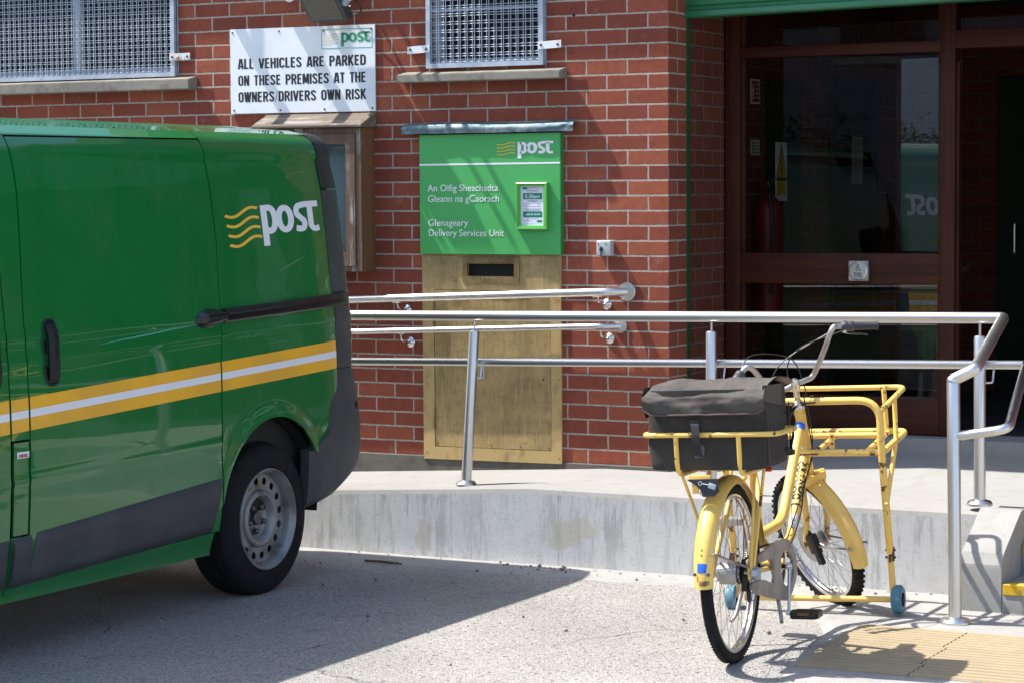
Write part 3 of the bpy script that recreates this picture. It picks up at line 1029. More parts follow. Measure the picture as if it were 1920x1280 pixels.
def post_word(mb, fn, dense=1):
    """the four letters p o s t, x-height 1, width 3.05"""
    W, H = .155, .105
    def stroke(line, wx=W, wy=H):
        mb.ribbon(line, hw_along(line, wx, wy), fn)
    # p
    mb.ribbon([(.155, y / 12) for y in range(-5, 13)], W, fn)
    stroke([(.20, .905), (.36, .905)] + arc(.40, .50, .30, .405, 85, -85, 20) + [(.36, .095), (.24, .15)])
    # o
    stroke(arc(1.22, .49, .315, .385, 90, 450, 36))
    # s, its head running into the bar of the t
    stroke([(3.05, .965), (2.7, .965), (2.35, .965), (2.12, .94)] + arc(2.02, .735, .17, .19, 100, 235, 10)[1:] + [(2.0, .535), (2.12, .44)] + arc(2.07, .285, .17, .185, 45, -95, 12) + [(1.94, .10), (1.78, .14)], W * .92, H)
    # t
    stroke([(2.58, .93), (2.58, .8), (2.58, .5), (2.58, .35)] + arc(2.83, .27, .25, .20, 180, 262, 8) + [(2.94, .09), (3.02, .12)], W * .95, H * .95)

def post_waves(mb, fn, n=4, L=1.0, gap=.27, amp=.085, hw=.045, slant=.03):
    for k in range(n):
        line = []
        for i in range(25):
            t = i / 24
            y = -amp * math.sin(2 * math.pi * (t * .92 + .02)) + amp * .9 * t
            line.append((t * L + slant * k, y - gap * k))
        mb.ribbon(line, hw, fn)

# ---- condensed block capitals built from strokes, cap height 1
def rr_path(x0, x1, y0, y1, rx, ry, a0=None):
    return arc(x1 - rx, y1 - ry, rx, ry, 0, 90, 5) + arc(x0 + rx, y1 - ry, rx, ry, 90, 180, 5) + arc(x0 + rx, y0 + ry, rx, ry, 180, 270, 5) + arc(x1 - rx, y0 + ry, rx, ry, 270, 360, 5)
def caps(ch):
    """strokes (centre lines) and advance width of one capital"""
    a, b, l, h = .075, .93, .09, .41      # bottom, top, left, right centre lines
    t = 1.0 - a
    rx, ry = .16, .17
    O = rr_path(l, h, a, t, rx, ry)
    D = {
        'A': ([[(.065, 0), (.20, 1)], [(.435, 0), (.30, 1)], [(.15, .25), (.35, .25)]], .50),
        'C': ([arc(h - rx, t - ry, rx, ry, -8, 90, 6) + arc(l + rx, t - ry, rx, ry, 90, 180, 6) + arc(l + rx, a + ry, rx, ry, 180, 270, 6) + arc(h - rx, a + ry, rx, ry, 270, 368, 6)], .50),
        'D': ([[(l, 0), (l, 1)], [(l, a), (h - rx, a)] + arc(h - rx, a + ry, rx, ry, 270, 360, 6) + arc(h - rx, t - ry, rx, ry, 0, 90, 6) + [(l, t)]], .50),
        'E': ([[(l, 0), (l, 1)], [(l, t), (.39, t)], [(l, .52), (.36, .52)], [(l, a), (.39, a)]], .44),
        'H': ([[(l, 0), (l, 1)], [(h, 0), (h, 1)], [(l, .52), (h, .52)]], .50),
        'I': ([[(l, 0), (l, 1)]], .18),
        'K': ([[(l, 0), (l, 1)], [(l + .02, .36), (.415, 1)], [(.21, .52), (.43, 0)]], .50),
        'L': ([[(l, 0), (l, 1)], [(l, a), (.39, a)]], .42),
        'M': ([[(l, 0), (l, 1)], [(.53, 0), (.53, 1)], [(.13, 1), (.31, .12)], [(.49, 1), (.31, .12)]], .62),
        'N': ([[(l, 0), (l, 1)], [(h, 0), (h, 1)], [(.115, .97), (.385, .03)]], .50),
        'O': ([O + [O[0]]], .50),
        'P': ([[(l, 0), (l, 1)], [(l, t), (h - .15, t)] + arc(h - .15, .70, .15, .225, 90, -90, 8) + [(l, .475)]], .48),
        'R': ([[(l, 0), (l, 1)], [(l, t), (h - .15, t)] + arc(h - .15, .71, .15, .215, 90, -90, 8) + [(l, .495)], [(.27, .49), (.43, 0)]], .50),
        'S': ([arc(h - rx, t - ry, rx, ry, -5, 90, 6) + arc(l + rx, t - ry, rx, ry, 90, 190, 7) + [(l + .05, .64), (h - .05, .40)] + arc(h - rx, a + ry, rx, ry, 10, -90, 7) + arc(l + rx, a + ry, rx, ry, 270, 175, 7)], .50),
        'T': ([[(.22, 0), (.22, 1)], [(.02, t), (.42, t)]], .44),
        'V': ([[(.065, 1), (.235, 0)], [(.435, 1), (.265, 0)]], .50),
        'W': ([[(.06, 1), (.18, 0)], [(.32, 1), (.205, 0)], [(.32, 1), (.435, 0)], [(.58, 1), (.46, 0)]], .64),
        '/': ([[(.03, -.04), (.24, 1.04)]], .27), ' ': ([], .34)}
    return D[ch]
def block_line(mb, txt, x0, width, zb, H, y):
    gap = .055
    tot = sum(caps(c)[1] for c in txt) + gap * (len(txt) - 1)
    sx_ = width / (tot * H)
    x = 0; lay = 0
    for c in txt:
        st_, adv = caps(c)
        for q in st_:
            thin = c == '/'
            lay = (lay + 1) % 5
            mb.ribbon(q, hw_along(q, .022 if thin else .086, .022 if thin else .076), lambda p_, r_: (x0 + (x + p_) * H * sx_, y - .00006 * lay, zb + r_ * H))
        x += adv + gap
# ================================================================ THINGS ON THE WALL
X, Z = (1, 0, 0), (0, 0, 1)
# white parking notice
t = thing('warning_sign', 'white board saying all vehicles are parked at the owners own risk', 'sign', (-1.9, -.01, 2.176))
mb = MB(); mb.plate([[(-2.352, 2.181), (-1.445, 2.177), (-1.445, 2.629), (-2.352, 2.634)]], (0, -.004, 0), X, Z, (0, -.008, 0))
mb.build('board', M['sign_white'], t, smooth=0)
for k, (zb, s) in enumerate(((2.419, 'ALL VEHICLES ARE PARKED'), (2.3295, 'ON THESE PREMISES AT THE'), (2.241, 'OWNERS/DRIVERS OWN RISK'))):
    mb = MB(); block_line(mb, s, -2.303, .803, zb, .0545, -.0126)
    mb.build('lettering', M['ink'], t, smooth=0)
mb = MB()
A = [(-1.772, 2.511), (-1.460, 2.509), (-1.460, 2.612), (-1.772, 2.614)]
mb.plate([A, [(a + (.0025 if i in (0, 3) else -.0025), b + (.0025 if i < 2 else -.0025)) for i, (a, b) in enumerate(A)]], (0, -.0124, 0), X, Z, (0, -.0006, 0))
post_word(mb, lambda a, b: (-1.652 + a * .0595, -.0132, 2.541 + b * .0505))
mb.build('logo', M['ink_green'], t, smooth=0)
mb = MB(); post_waves(mb, lambda a, b: (-1.759 + a * .096, -.0132, 2.580 + b * .052), gap=.29, amp=.07, hw=.026, slant=.0)
mb.build('logo_waves', M['orange_print'], t, smooth=0)
mb = MB()
for x, z in ((-2.336, 2.615), (-2.039, 2.614), (-1.759, 2.606), (-1.467, 2.606), (-2.332, 2.198), (-2.035, 2.194), (-1.758, 2.193), (-1.463, 2.193)):
    mb = MB(); mb.disc((x, -.012, z), (0, -1, 0), .0055, .003, 8, .001)
    mb.build('screw', M['bark'], t)

# green post office sign box
t = thing('office_sign', 'bright green post sign box naming the Glenageary delivery services unit', 'sign', (-.76, -.02, 1.43))
mb = MB(); mb.box(-1.169, -.356, -.037, -.0005, 1.432, 2.047, .002, 1)
bx = mb.build('sign_box', M['sign_green'], t, smooth=0)
mb = MB(); mb.box(-.3555, -.3525, -.0365, -.0007, 1.433, 2.046)
mb.build('edge_strip', M['sign_edge'], t, smooth=0)
mb = MB()
mb.plate([[(-1.168, 1.888), (-.356, 1.890), (-.356, 1.899), (-1.168, 1.897)]], (0, -.0372, 0), X, Z, (0, -.0006, 0))
post_word(mb, lambda a, b: (-.595 + a * .0662, -.0382, 1.943 + b * .0585))
mb.build('logo', M['vinyl_white'], t, smooth=0)
mb = MB(); post_waves(mb, lambda a, b: (-.714 + a * .104, -.0382, 1.992 + b * .060), gap=.285, amp=.07, hw=.035, slant=0)
mb.build('logo_waves', M['wave_yellow'], t, smooth=0)
for s, x, z, wd in (('An Oifig Sheachadta', -1.121, 1.7555, .413), ('Gleann na gCaorach', -1.121, 1.7005, .415), ('Glenageary', -1.120, 1.577, .233), ('Delivery Services Unit', -1.119, 1.525, .439)):
    mb = MB(); text_into(mb, s, .050, (x, -.0374, z), X, Z, width=wd)
    mb.build('lettering', M['silver_text'], t, smooth=0)

# framed notice hung on the sign
t = thing('notice_holder', 'small bright green snap frame with a white 5.30pm notice on the green sign', 'notice frame', (-.51, -.05, 1.558))
mb = MB()
def frame_bar(pts):
    mb.prism(pts, (0, 0, 0), X, Z, (0, -.001, 0))
o0 = [(-.596, 1.559), (-.419, 1.559), (-.419, 1.797), (-.596, 1.797)]
i0 = [(-.576, 1.579), (-.441, 1.579), (-.441, 1.779), (-.576, 1.779)]
ya, yb, yc = -.0375, -.062, -.058
for k in range(4):
    a, b = o0[k], o0[(k + 1) % 4]; c, d = i0[(k + 1) % 4], i0[k]
    ma = ((a[0] * .75 + d[0] * .25), (a[1] * .75 + d[1] * .25)); mbb = ((b[0] * .75 + c[0] * .25), (b[1] * .75 + c[1] * .25))
    mb.face([(a[0], ya, a[1]), (b[0], ya, b[1]), (b[0], yb + .004, b[1]), (a[0], yb + .004, a[1])])
    mb.face([(a[0], yb + .004, a[1]), (b[0], yb + .004, b[1]), (mbb[0], yb, mbb[1]), (ma[0], yb, ma[1])])
    mb.face([(ma[0], yb, ma[1]), (mbb[0], yb, mbb[1]), (c[0], yc, c[1]), (d[0], yc, d[1])])
    mb.face([(d[0], yc, d[1]), (c[0], yc, c[1]), (c[0], ya, c[1]), (d[0], ya, d[1])])
mb.build('frame', M['frame_green'], t, smooth=0, weld=True)
mb = MB(); mb.box(-.577, -.440, -.046, -.0378, 1.578, 1.780)
pp = mb.build('paper', M['paper'], t, smooth=0)
mb = MB()
def pl(x0, x1, z0, z1, y=-.0462):
    mb.plate([[(x0, z0), (x1, z0), (x1, z1), (x0, z1)]], (0, y, 0), X, Z, (0, -.0004, 0))
pl(-.561, -.454, 1.712, 1.743); pl(-.561, -.454, 1.621, 1.651); pl(-.483, -.455, 1.596, 1.607); pl(-.563, -.537, 1.761, 1.773)
mb.build('print_band', M['teal'], pp, smooth=0)
mb = MB()
text_into(mb, '5.30pm', .0245, (-.5075, -.0467, 1.7185), X, Z, width=.082, align='CENTER', bold=.0002)
mb.build('print_text', M['vinyl_white'], pp, smooth=0)
mb = MB(); text_into(mb, '1850 57 58 59', .0105, (-.5075, -.0467, 1.6315), X, Z, width=.080, align='CENTER', bold=.0002)
mb.build('print_text', M['vinyl_white'], pp, smooth=0)
mb = MB()
for z, x0, x1, hh in ((1.770, -.533, -.474, .0012), (1.765, -.533, -.515, .001), (1.7565, -.545, -.472, .002), (1.749, -.541, -.475, .0013), (1.7055, -.54, -.475, .0013), (1.701, -.531, -.484, .0013), (1.694, -.555, -.462, .001), (1.687, -.56, -.52, .001), (1.6865, -.483, -.462, .001), (1.676, -.558, -.463, .001), (1.6625, -.556, -.46, .0022), (1.655, -.545, -.468, .001), (1.6145, -.541, -.478, .001), (1.604, -.559, -.513, .001), (1.5885, -.559, -.5, .0007)):
    pl(x0, x1, z - hh, z + hh, -.0461)
mb.build('print_lines', M['grey_print'], pp, smooth=0)

# brass letter box cabinet
t = thing('letter_box', 'tall tarnished brass letter box cabinet below the green sign', 'letter box', (-.77, -.01, .366))
mb = MB()
mb.plate([[(-1.170, .366), (-.366, .374), (-.366, 1.4315), (-1.170, 1.4315)], [(-1.1035, .432), (-1.1035, 1.2475), (-.4235, 1.2475), (-.4235, .436)], [(-.90, 1.318), (-.624, 1.318), (-.624, 1.385), (-.90, 1.385)]], (0, -.001, 0), X, Z, (0, -.014, 0))
mb.build('surround', M['brass_frame'], t, smooth=0)
mb = MB(); mb.plate([[(-1.1005, .435), (-.4265, .439), (-.4265, 1.2445), (-1.1005, 1.2445)]], (0, -.001, 0), X, Z, (0, -.0115, 0))
dr = mb.build('door', M['brass'], t, smooth=0)
mb = MB()
mb.tube(fillet([(-.822, -.012, .858), (-.822, -.035, .858), (-.800, -.035, .858), (-.800, -.035, .798), (-.828, -.035, .798), (-.828, -.012, .798)], .006), .0035, 6)
mb.build('handle', M['galv'], dr)
mb = MB()
for z0, z1 in ((.523, .639), (1.049, 1.184)):
    for k in range(5):
        a = z0 + (z1 - z0) * k / 5
        mb.tube([(-1.1025, -.017, a + .001), (-1.1025, -.017, a + (z1 - z0) / 5 - .001)], .0055, 8)
mb.build('hinge', M['brass_dark'], t)
mb = MB()
for (x, z) in ((-1.09, .43 + .02), (-.93, .45), (-.77, .45), (-.6, .451), (-.44, .452), (-1.15, .40), (-.38, .40), (-1.15, .80), (-.38, .8), (-1.15, 1.2), (-.38, 1.2)):
    mb.disc((x, -.011, z), (0, -1, 0), .0035, .0055, 8)
mb.disc((-.469, -.011, .80), (0, -1, 0), .006, .003, 10)
mb.build('screw', M['bark'], t)
mb = MB(); mb.plate([[(-1.165, 1.252), (-.371, 1.252), (-.371, 1.430), (-1.165, 1.430)], [(-.899, 1.319), (-.625, 1.319), (-.625, 1.384), (-.899, 1.384)]], (0, -.0152, 0), X, Z, (0, -.002, 0))
mb.build('upper_plate', M['brass'], t, smooth=0)
mb = MB()
mb.plate([[(-.924, 1.284), (-.597, 1.284), (-.597, 1.419), (-.924, 1.419)], [(-.897, 1.3195), (-.897, 1.3835), (-.627, 1.3835), (-.627, 1.3195)]], (0, -.0173, 0), X, Z, (0, -.010, 0))
sp = mb.build('slot_plate', M['brass_dark'], t, smooth=0)
mb = MB()
text_into(mb, 'LITREACHA', .026, (-.76, -.0275, 1.391), X, Z, width=.165, align='CENTER', depth=.0012)
text_into(mb, 'LETTERS', .026, (-.765, -.0275, 1.2925), X, Z, width=.125, align='CENTER', depth=.0012)
mb.build('raised_letters', M['brass'], sp, smooth=0)
mb = MB()
mb.box(-.8995, -.6245, -.0045, -.0006, 1.3185, 1.3845)  # black panel painting the shade inside the slot
mb.build('slot_shade_panel', M['dark'], sp, smooth=0, normals=False)

# weathered wooden notice cabinet
t = thing('notice_cabinet', 'weathered wooden glass fronted notice cabinet with peeling paint behind the van', 'notice cabinet', (-1.78, -.06, 1.335))
x0, x1, z0, z1, dp = -2.105, -1.459, 1.339, 2.092, -.125
mb = MB()
mb.box(x0, x0 + .022, dp, -.001, z0, z1); mb.box(x1 - .022, x1, dp, -.001, z0, z1)
mb.box(x0 + .022, x1 - .022, dp, -.001, z0, z0 + .022); mb.box(x0 + .022, x1 - .022, dp, -.001, z1 - .022, z1)
mb.build('case', M['cab_side'], t, smooth=0)
mb = MB(); mb.box(x0 + .022, x1 - .022, -.03, -.012, z0 + .022, z1 - .022)
mb.build('back_panel', pm('pale_backing_board', (.30, .37, .40), .8), t, smooth=0)
mb = MB()
mb.plate([[(x0 + .004, z0 + .002), (x1 - .003, z0 + .002), (x1 - .003, z1 - .003), (x0 + .004, z1 - .003)], [(x0 + .045, z0 + .028), (x0 + .045, z1 - .03), (x1 - .036, z1 - .03), (x1 - .036, z0 + .028)]], (0, dp - .0005, 0), X, Z, (0, -.010, 0))
mb.build('face_frame', M['cab_wood'], t, smooth=0)
mb = MB()
mb.plate([[(x0 + .049, z0 + .031), (x1 - .039, z0 + .031), (x1 - .039, z1 - .033), (x0 + .049, z1 - .033)], [(x0 + .115, z0 + .10), (x0 + .115, 2.004), (-1.555, 2.004), (-1.555, z0 + .10)]], (0, dp - .0005, 0), X, Z, (0, -.016, 0))
dr = mb.build('door', M['cab_wood'], t, smooth=0)
mb = MB(); mb.face([(x0 + .11, dp + .004, z0 + .09), (-1.55, dp + .004, z0 + .09), (-1.55, dp + .004, 2.01), (x0 + .11, dp + .004, 2.01)])
mb.build('glass_pane', M['glass_dull'], dr, smooth=0)
mb = MB(); mb.prism([(-.003, 2.172), (-.165, 2.106), (-.165, 2.092), (-.003, 2.093)], (x0 - .02, 0, 0), (0, 1, 0), Z, (x1 - x0 + .036, 0, 0))
bmesh.ops.bevel(mb.bm, geom=list(mb.bm.edges), offset=.003, segments=1, affect='EDGES')
mb.build('lid', M['cab_roof'], t, smooth=0)

# flood light above the white sign
t = thing('flood_light', 'dusty grey flood light tilted down above the white sign', 'flood light', (-1.62, -.1, 2.65))
c = Vector((-1.655, -.165, 2.735)); ax = Vector((1, 0, 0)); n = Vector((0, -.72, -.69)).normalized(); uu = ax.cross(n)
mb = MB(); mb.obox(c, ax, uu, n, .118, .105, .030, .008, 2)
for k in range(7):
    mb.obox(c - n * .045 + uu * (-.075 + .025 * k), ax, uu, n, .10, .003, .02)
mb.build('housing', M['lamp_body'], t, smooth=30)
mb = MB(); mb.obox(c + n * .031, ax, uu, n, .094, .082, .002)
for k in range(14):
    mb.obox(c + n * .034 + uu * (-.075 + .0115 * k), ax, uu, n, .09, .0012, .001)
mb.build('lens', M['lamp_glass'], t, smooth=0)
mb = MB()
mb.tube(fillet([(-1.545, -.165, 2.735), (-1.520, -.165, 2.735), (-1.520, -.02, 2.80), (-1.60, -.003, 2.80)], .01), .009, 6)
mb.obox((-1.60, -.012, 2.80), X, (0, 1, 0), Z, .06, .011, .03, .003)
mb.disc((-1.538, -.165, 2.735), (1, 0, 0), .02, .02, 12, .003)
mb.build('bracket', M['galv'], t)
mb = MB(); mb.tube(smooth_path([(-1.53, -.1, 2.78), (-1.505, -.06, 2.72), (-1.515, -.04, 2.688), (-1.56, -.03, 2.682), (-1.60, -.02, 2.70), (-1.61, -.012, 2.76)]), .0038, 6)
mb.build('cable', M['cable'], t)
mb = MB(); mb.tube([(-1.963 + .036 * math.cos(a / 16 * 2 * math.pi), -.02, 2.805 + .036 * math.sin(a / 16 * 2 * math.pi)) for a in range(16)], .0055, 8, closed=True)
mb.tube([(-1.963, -.02, 2.841), (-1.963, -.002, 2.85)], .005, 6)
tag(mb.build('cable_ring', M['white_paint'], None), 'small white ring fixed to the bricks beside the flood light', 'ring')

# key switch box on the pier
t = thing('key_switch', 'small pale grey key switch box on the brick pier', 'switch', (-.115, -.02, 1.428))
mb = MB(); mb.box(-.153, -.074, -.045, -.0005, 1.429, 1.505, .006, 3)
mb.build('box', M['plastic_grey'], t)
mb = MB(); mb.disc((-.125, -.045, 1.462), (0, -1, 0), .011, .004, 14, .001); mb.obox((-.125, -.053, 1.464), X, (0, 1, 0), Z, .003, .006, .012, .001)
mb.obox((-.125, -.049, 1.440), X, (0, 1, 0), Z, .0035, .002, .013, .001)
mb.build('key', M['bolt'], t)
for x in (-.142, -.100):
    mb = MB(); mb.disc((x, -.045, 1.488), (0, -1, 0), .0035, .0015, 8)
    mb.build('screw', M['ink'], t)

# two handrails along the wall
def wall_rail(label, zl, zr, xr, r, brackets, fr):
    t = thing('wall_handrail', label, 'handrail', (-1.5, -.08, zl), 'handrails fixed to the brick wall')
    xl = -4.2
    zz = lambda x: zr + (zl - zr) * (x - (xr - .04)) / (-1.59 - (xr - .04))
    mb = MB(); mb.tube(fillet([(xl, -.085, zz(xl)), (xr - .045, -.085, zz(xr - .045)), (xr + .028, -.004, zr)], .055, 8), r, 16)
    mb.build('rail', M['steel'], t, smooth=50)
    mb = MB(); mb.lathe([(0, .0005), (fr, .0005), (fr, .005), (fr * .93, .009), (r * 1.05, .011), (0, .011)], (xr + .030, 0, zr), (0, -1, 0), 28)
    mb.build('end_flange', M['steel'], t, smooth=35)
    for xb in brackets:
        zb = zz(xb)
        mb = MB()
        mb.lathe([(0, .0005), (.027, .0005), (.027, .006), (.018, .012), (.011, .020), (0, .022)], (xb, 0, zb - .064), (0, -1, 0), 20)
        mb.tube(smooth_path([(xb, -.012, zb - .064), (xb - .004, -.05, zb - .062), (xb - .012, -.078, zb - .045), (xb - .014, -.084, zb - r)]), .0055, 8)
        mb.obox((xb - .014, -.085, zb - r - .001), (1, 0, .04), (0, 1, 0), Z, .026, .008, .002)
        mb.build('bracket', M['chrome'], t)
wall_rail('upper thick steel handrail on the brick wall crossing the brass letter box', 1.190, 1.251, -.035, .0215, (-2.6, -1.27, -.115), .047)
wall_rail('lower thin steel handrail on the brick wall crossing the brass letter box', 1.021, 1.080, -.072, .0155, (-2.6, -1.25, -.100), .039)

# stainless railing along the ramp edge
t = thing('ramp_railing', 'two rail stainless steel railing along the ramp edge, returning down beside the steps', 'railing', (.8, -.81, .37))
RY = -.81
zt = lambda x: 1.1515 + (x + 1.147) * .01475
zl = lambda x: .924 + (x + 1.15) * .0225
mb = MB()
top = [(-4.6, RY, zt(-4.6) - .02), (-1.9, RY, zt(-1.9)), (2.140, RY, zt(2.14)), (2.236, -1.545, 1.036), (2.150, -1.560, .992)]
mb.tube(fillet(top, [0, .3, .018, .022, 0], 4), .0245, 18)
mb.build('top_rail', M['steel'], t, smooth=50)
mb = MB()
low = [(-4.6, RY + .05, zl(-4.6)), (-1.9, RY + .05, zl(-1.9)), (2.225, RY + .05, zl(2.225)), (2.372, -1.545, .800), (2.16, -1.560, .765)]
mb.tube(fillet(low, [0, .3, .018, .06, 0], 6), .0195, 16)
mb.build('lower_rail', M['steel'], t, smooth=50)
def post(foot, head, rod_top, fl=.058, r=.0255):
    foot = Vector(foot); head = Vector(head)
    d = (head - foot).normalized()
    mb = MB()
    L = (head - foot).length
    mb.lathe([(r, .012), (r, L - .008), (r - .003, L - .002), (.008, L), (0, L)], foot, d, 20)
    p = mb.build('post', M['steel'], t, smooth=40)
    mb = MB(); mb.lathe([(0, 0), (fl, 0), (fl, .010), (fl - .006, .020), (r + .004, .026), (r, .027)], foot, d if fl < .05 else Z, 24)
    mb.build('base_flange', M['steel'], p, smooth=30)
    if rod_top is not None:
        mb = MB(); mb.tube([head - d * .01, Vector(rod_top)], .0065, 8)
        mb.build('support_rod', M['steel'], p)
    return p
post((-.486, RY, ramp_z(-.486)), (-.434, RY, 1.094), (-.430, RY, zt(-.43) - .02), .05)
post((.787, RY, .368), (.789, RY, 1.117), (.789, RY, zt(.79) - .02), .055)
post((2.040, RY, .39), (2.036, RY, 1.123), (2.036, RY, zt(2.03) - .02), .055)
post((-1.75, RY, ramp_z(-1.75)), (-1.75, RY, 1.05), (-1.75, RY, zt(-1.75) - .02), .055)
p = post((2.163, -1.560, 0.008), (2.150, -1.560, .985), None, .062, .0265)
mb = MB(); mb.lathe([(.0265, 0), (.0262, .010), (.022, .019), (.012, .0255), (0, .027)], (2.1501, -1.56, .983), Z, 20)
mb.build('post_cap', M['steel'], p, smooth=60)
mb = MB()
for x in (-.455, .80, 2.05):
    z = zl(x)
    mb.tube(fillet([(x + .012, RY + .0, z - .075), (x + .035, RY + .03, z - .075), (x + .035, RY + .05, z - .015)], .01), .0045, 6)
mb.build('rail_bracket', M['steel'], t)
# dent under the left end of the top rail
mb = MB(); mb.lathe([(.0245, 0), (.0258, .004), (.0258, .012), (.0245, .016)], (-.985, RY, zt(-.985)), (1, 0, .0148), 18)
mb.build('rail_sleeve', M['steel'], t, smooth=50)

# small fittings of the porch
t = thing('door_button', 'square steel push to open button with wheelchair symbol on the wooden rail', 'button', (.955, .73, 1.28))
mb = MB(); mb.box(.905, 1.012, .712, .7345, 1.287, 1.392, .003, 2)
mb.build('back_box', M['van_dark'], t)
mb = MB(); mb.box(.905, 1.010, .706, .7115, 1.288, 1.391, .002, 1)
mb.build('plate', M['alu'], t)
mb = MB(); mb.lathe([(0, .006), (.043, .006), (.047, .003), (.047, 0)], (.957, .706, 1.34), (0, -1, 0), 28)
mb.build('disc', M['chrome'], t, smooth=30)
mb = MB()
ys = .6997
def sy(line, hw):
    mb.ribbon(line, hw, lambda a, b: (.957 + a, ys, 1.34 + b))
sy(arc(-.001, .028, .0035, .0035, 0, 360, 10), .0018)
sy([(-.001, .023), (-.001, .012), (.009, .012), (.013, .002), (.017, .003)], .0017)
sy(arc(-.001, .009, .009, .009, 110, 330, 14), .0014)
sy([(-.001, .018), (.008, .018)], .0013)
text_into(mb, 'PUSH', .0165, (.957, ys, 1.34 - .020), X, Z, align='CENTER', bold=.0003)
text_into(mb, 'TO OPEN', .0105, (.957, ys, 1.34 - .0315), X, Z, align='CENTER', bold=.0002)
mb.build('symbol', pm('blue_engraving', (.02, .05, .16), .5), t, smooth=0)

t = thing('pull_cord', 'white pull cord toggle hanging in the dark doorway', 'pull cord', (1.429, .86, 2.30))
mb = MB(); mb.tube([(1.429, .86, 2.45), (1.429, .86, 2.395)], .0015, 5); mb.build('cord', M['plastic_white'], t)
mb = MB(); mb.lathe([(0, 0), (.012, 0), (.0145, .01), (.0145, .06), (.010, .083), (0, .085)], (1.429, .86, 2.312), Z, 14); mb.build('toggle', M['plastic_white'], t)
# safety fittings seen through the side light, on the porch's left wall
def wall_sign(name, label, x, y0, y1, z0, z1, m):
    t = thing(name, label, 'sign', (x, (y0 + y1) / 2, z0))
    mb = MB(); mb.box(x, x + .0025, y0, y1, z0, z1, .0005, 1)
    mb.build('plate', m, t, smooth=0)
    return t
YX = (0, 1, 0)
t = wall_sign('extinguisher_sign', 'narrow red fire extinguisher sign with a white border, high on the porch wall', .2195, 1.087, 1.217, 2.211, 2.342, M['plastic_white'])
mb = MB(); mb.box(.2223, .2228, 1.096, 1.208, 2.220, 2.333); mb.build('red_field', M['red_ext'], t, smooth=0)
mb = MB()
mb.box(.2230, .2234, 1.110, 1.128, 2.232, 2.300); mb.box(.2230, .2234, 1.114, 1.124, 2.3005, 2.318)
for k in range(4):
    mb.ribbon([(1.15 + .01 * i, 2.24 + .024 * k + .006 * (i % 2)) for i in range(6)], .003, lambda a, b: (.2236, a, b))
mb.build('pictogram', M['plastic_white'], t, smooth=0)
t = wall_sign('fire_notice', 'small pale fire notice below the red sign on the porch wall', .2195, 1.087, 1.217, 1.937, 2.020, pm('pale_notice', (.42, .44, .36), .6))
mb = MB()
for k in range(4):
    mb.box(.2223, .2226, 1.10, 1.15, 1.948 + k * .017, 1.956 + k * .017); mb.box(.2223, .2226, 1.165, 1.205, 1.948 + k * .017, 1.953 + k * .017)
mb.build('print_lines', M['red_ext'], t, smooth=0)
t = wall_sign('hazard_sign', 'yellow and white electric shock warning sign on the green porch door', .2455, 1.385, 1.555, 1.690, 2.010, M['plastic_white'])
mb = MB(); mb.box(.2483, .2486, 1.398, 1.542, 1.72, 1.80)
mb.face([(.2486, 1.40, 1.815), (.2486, 1.54, 1.815), (.2486, 1.47, 1.985)])
mb.build('yellow_field', M['sign_yellow'], t, smooth=0)
mb = MB()
def seg(a, b, hw=.005, x=.2492): mb.ribbon([a, b], hw, lambda p, q: (x, p, q))
seg((1.392, 1.808), (1.548, 1.808), .008); seg((1.548, 1.808), (1.47, 1.995), .005, .2494); seg((1.392, 1.808), (1.47, 1.995), .005, .2496)
mb.ribbon([(1.478, 1.925), (1.462, 1.885), (1.480, 1.885), (1.464, 1.835)], .005, lambda p, q: (.2492, p, q))
mb.build('black_border', M['ink'], t, smooth=0)
t = thing('fire_extinguisher', 'red fire extinguisher with black hose on the porch wall behind the glass', 'fire extinguisher', (.30, 1.13, 1.10))
c = Vector((.305, 1.13, 0))
mb = MB(); mb.lathe([(0, 1.10), (.070, 1.10), (.078, 1.115), (.078, 1.62), (.072, 1.665), (.052, 1.70), (.026, 1.72), (.022, 1.735), (0, 1.735)], c, Z, 24)
mb.build('cylinder', M['red_ext'], t, smooth=40)
mb = MB(); mb.lathe([(0, 1.735), (.018, 1.735), (.018, 1.775), (0, 1.776)], c, Z, 14); mb.obox(c + Vector((.0, .03, 1.80)), (0, 1, .25), X, Z, .055, .010, .006, .002); mb.obox(c + Vector((0, .03, 1.775)), (0, 1, -.1), X, Z, .05, .010, .004, .002)
mb.build('valve', M['chrome'], t)
mb = MB(); mb.tube(smooth_path([c + Vector((0, -.01, 1.765)), c + Vector((.03, -.07, 1.75)), c + Vector((.06, -.095, 1.6)), c + Vector((.06, -.09, 1.35)), c + Vector((.05, -.085, 1.2))]), .010, 8)
mb.build('hose', M['cable'], t)
mb = MB(); mb.lathe([(.0785, 1.30), (.0785, 1.56)], c, Z, 16, R(60), R(170)); mb.build('label', M['plastic_grey'], t)

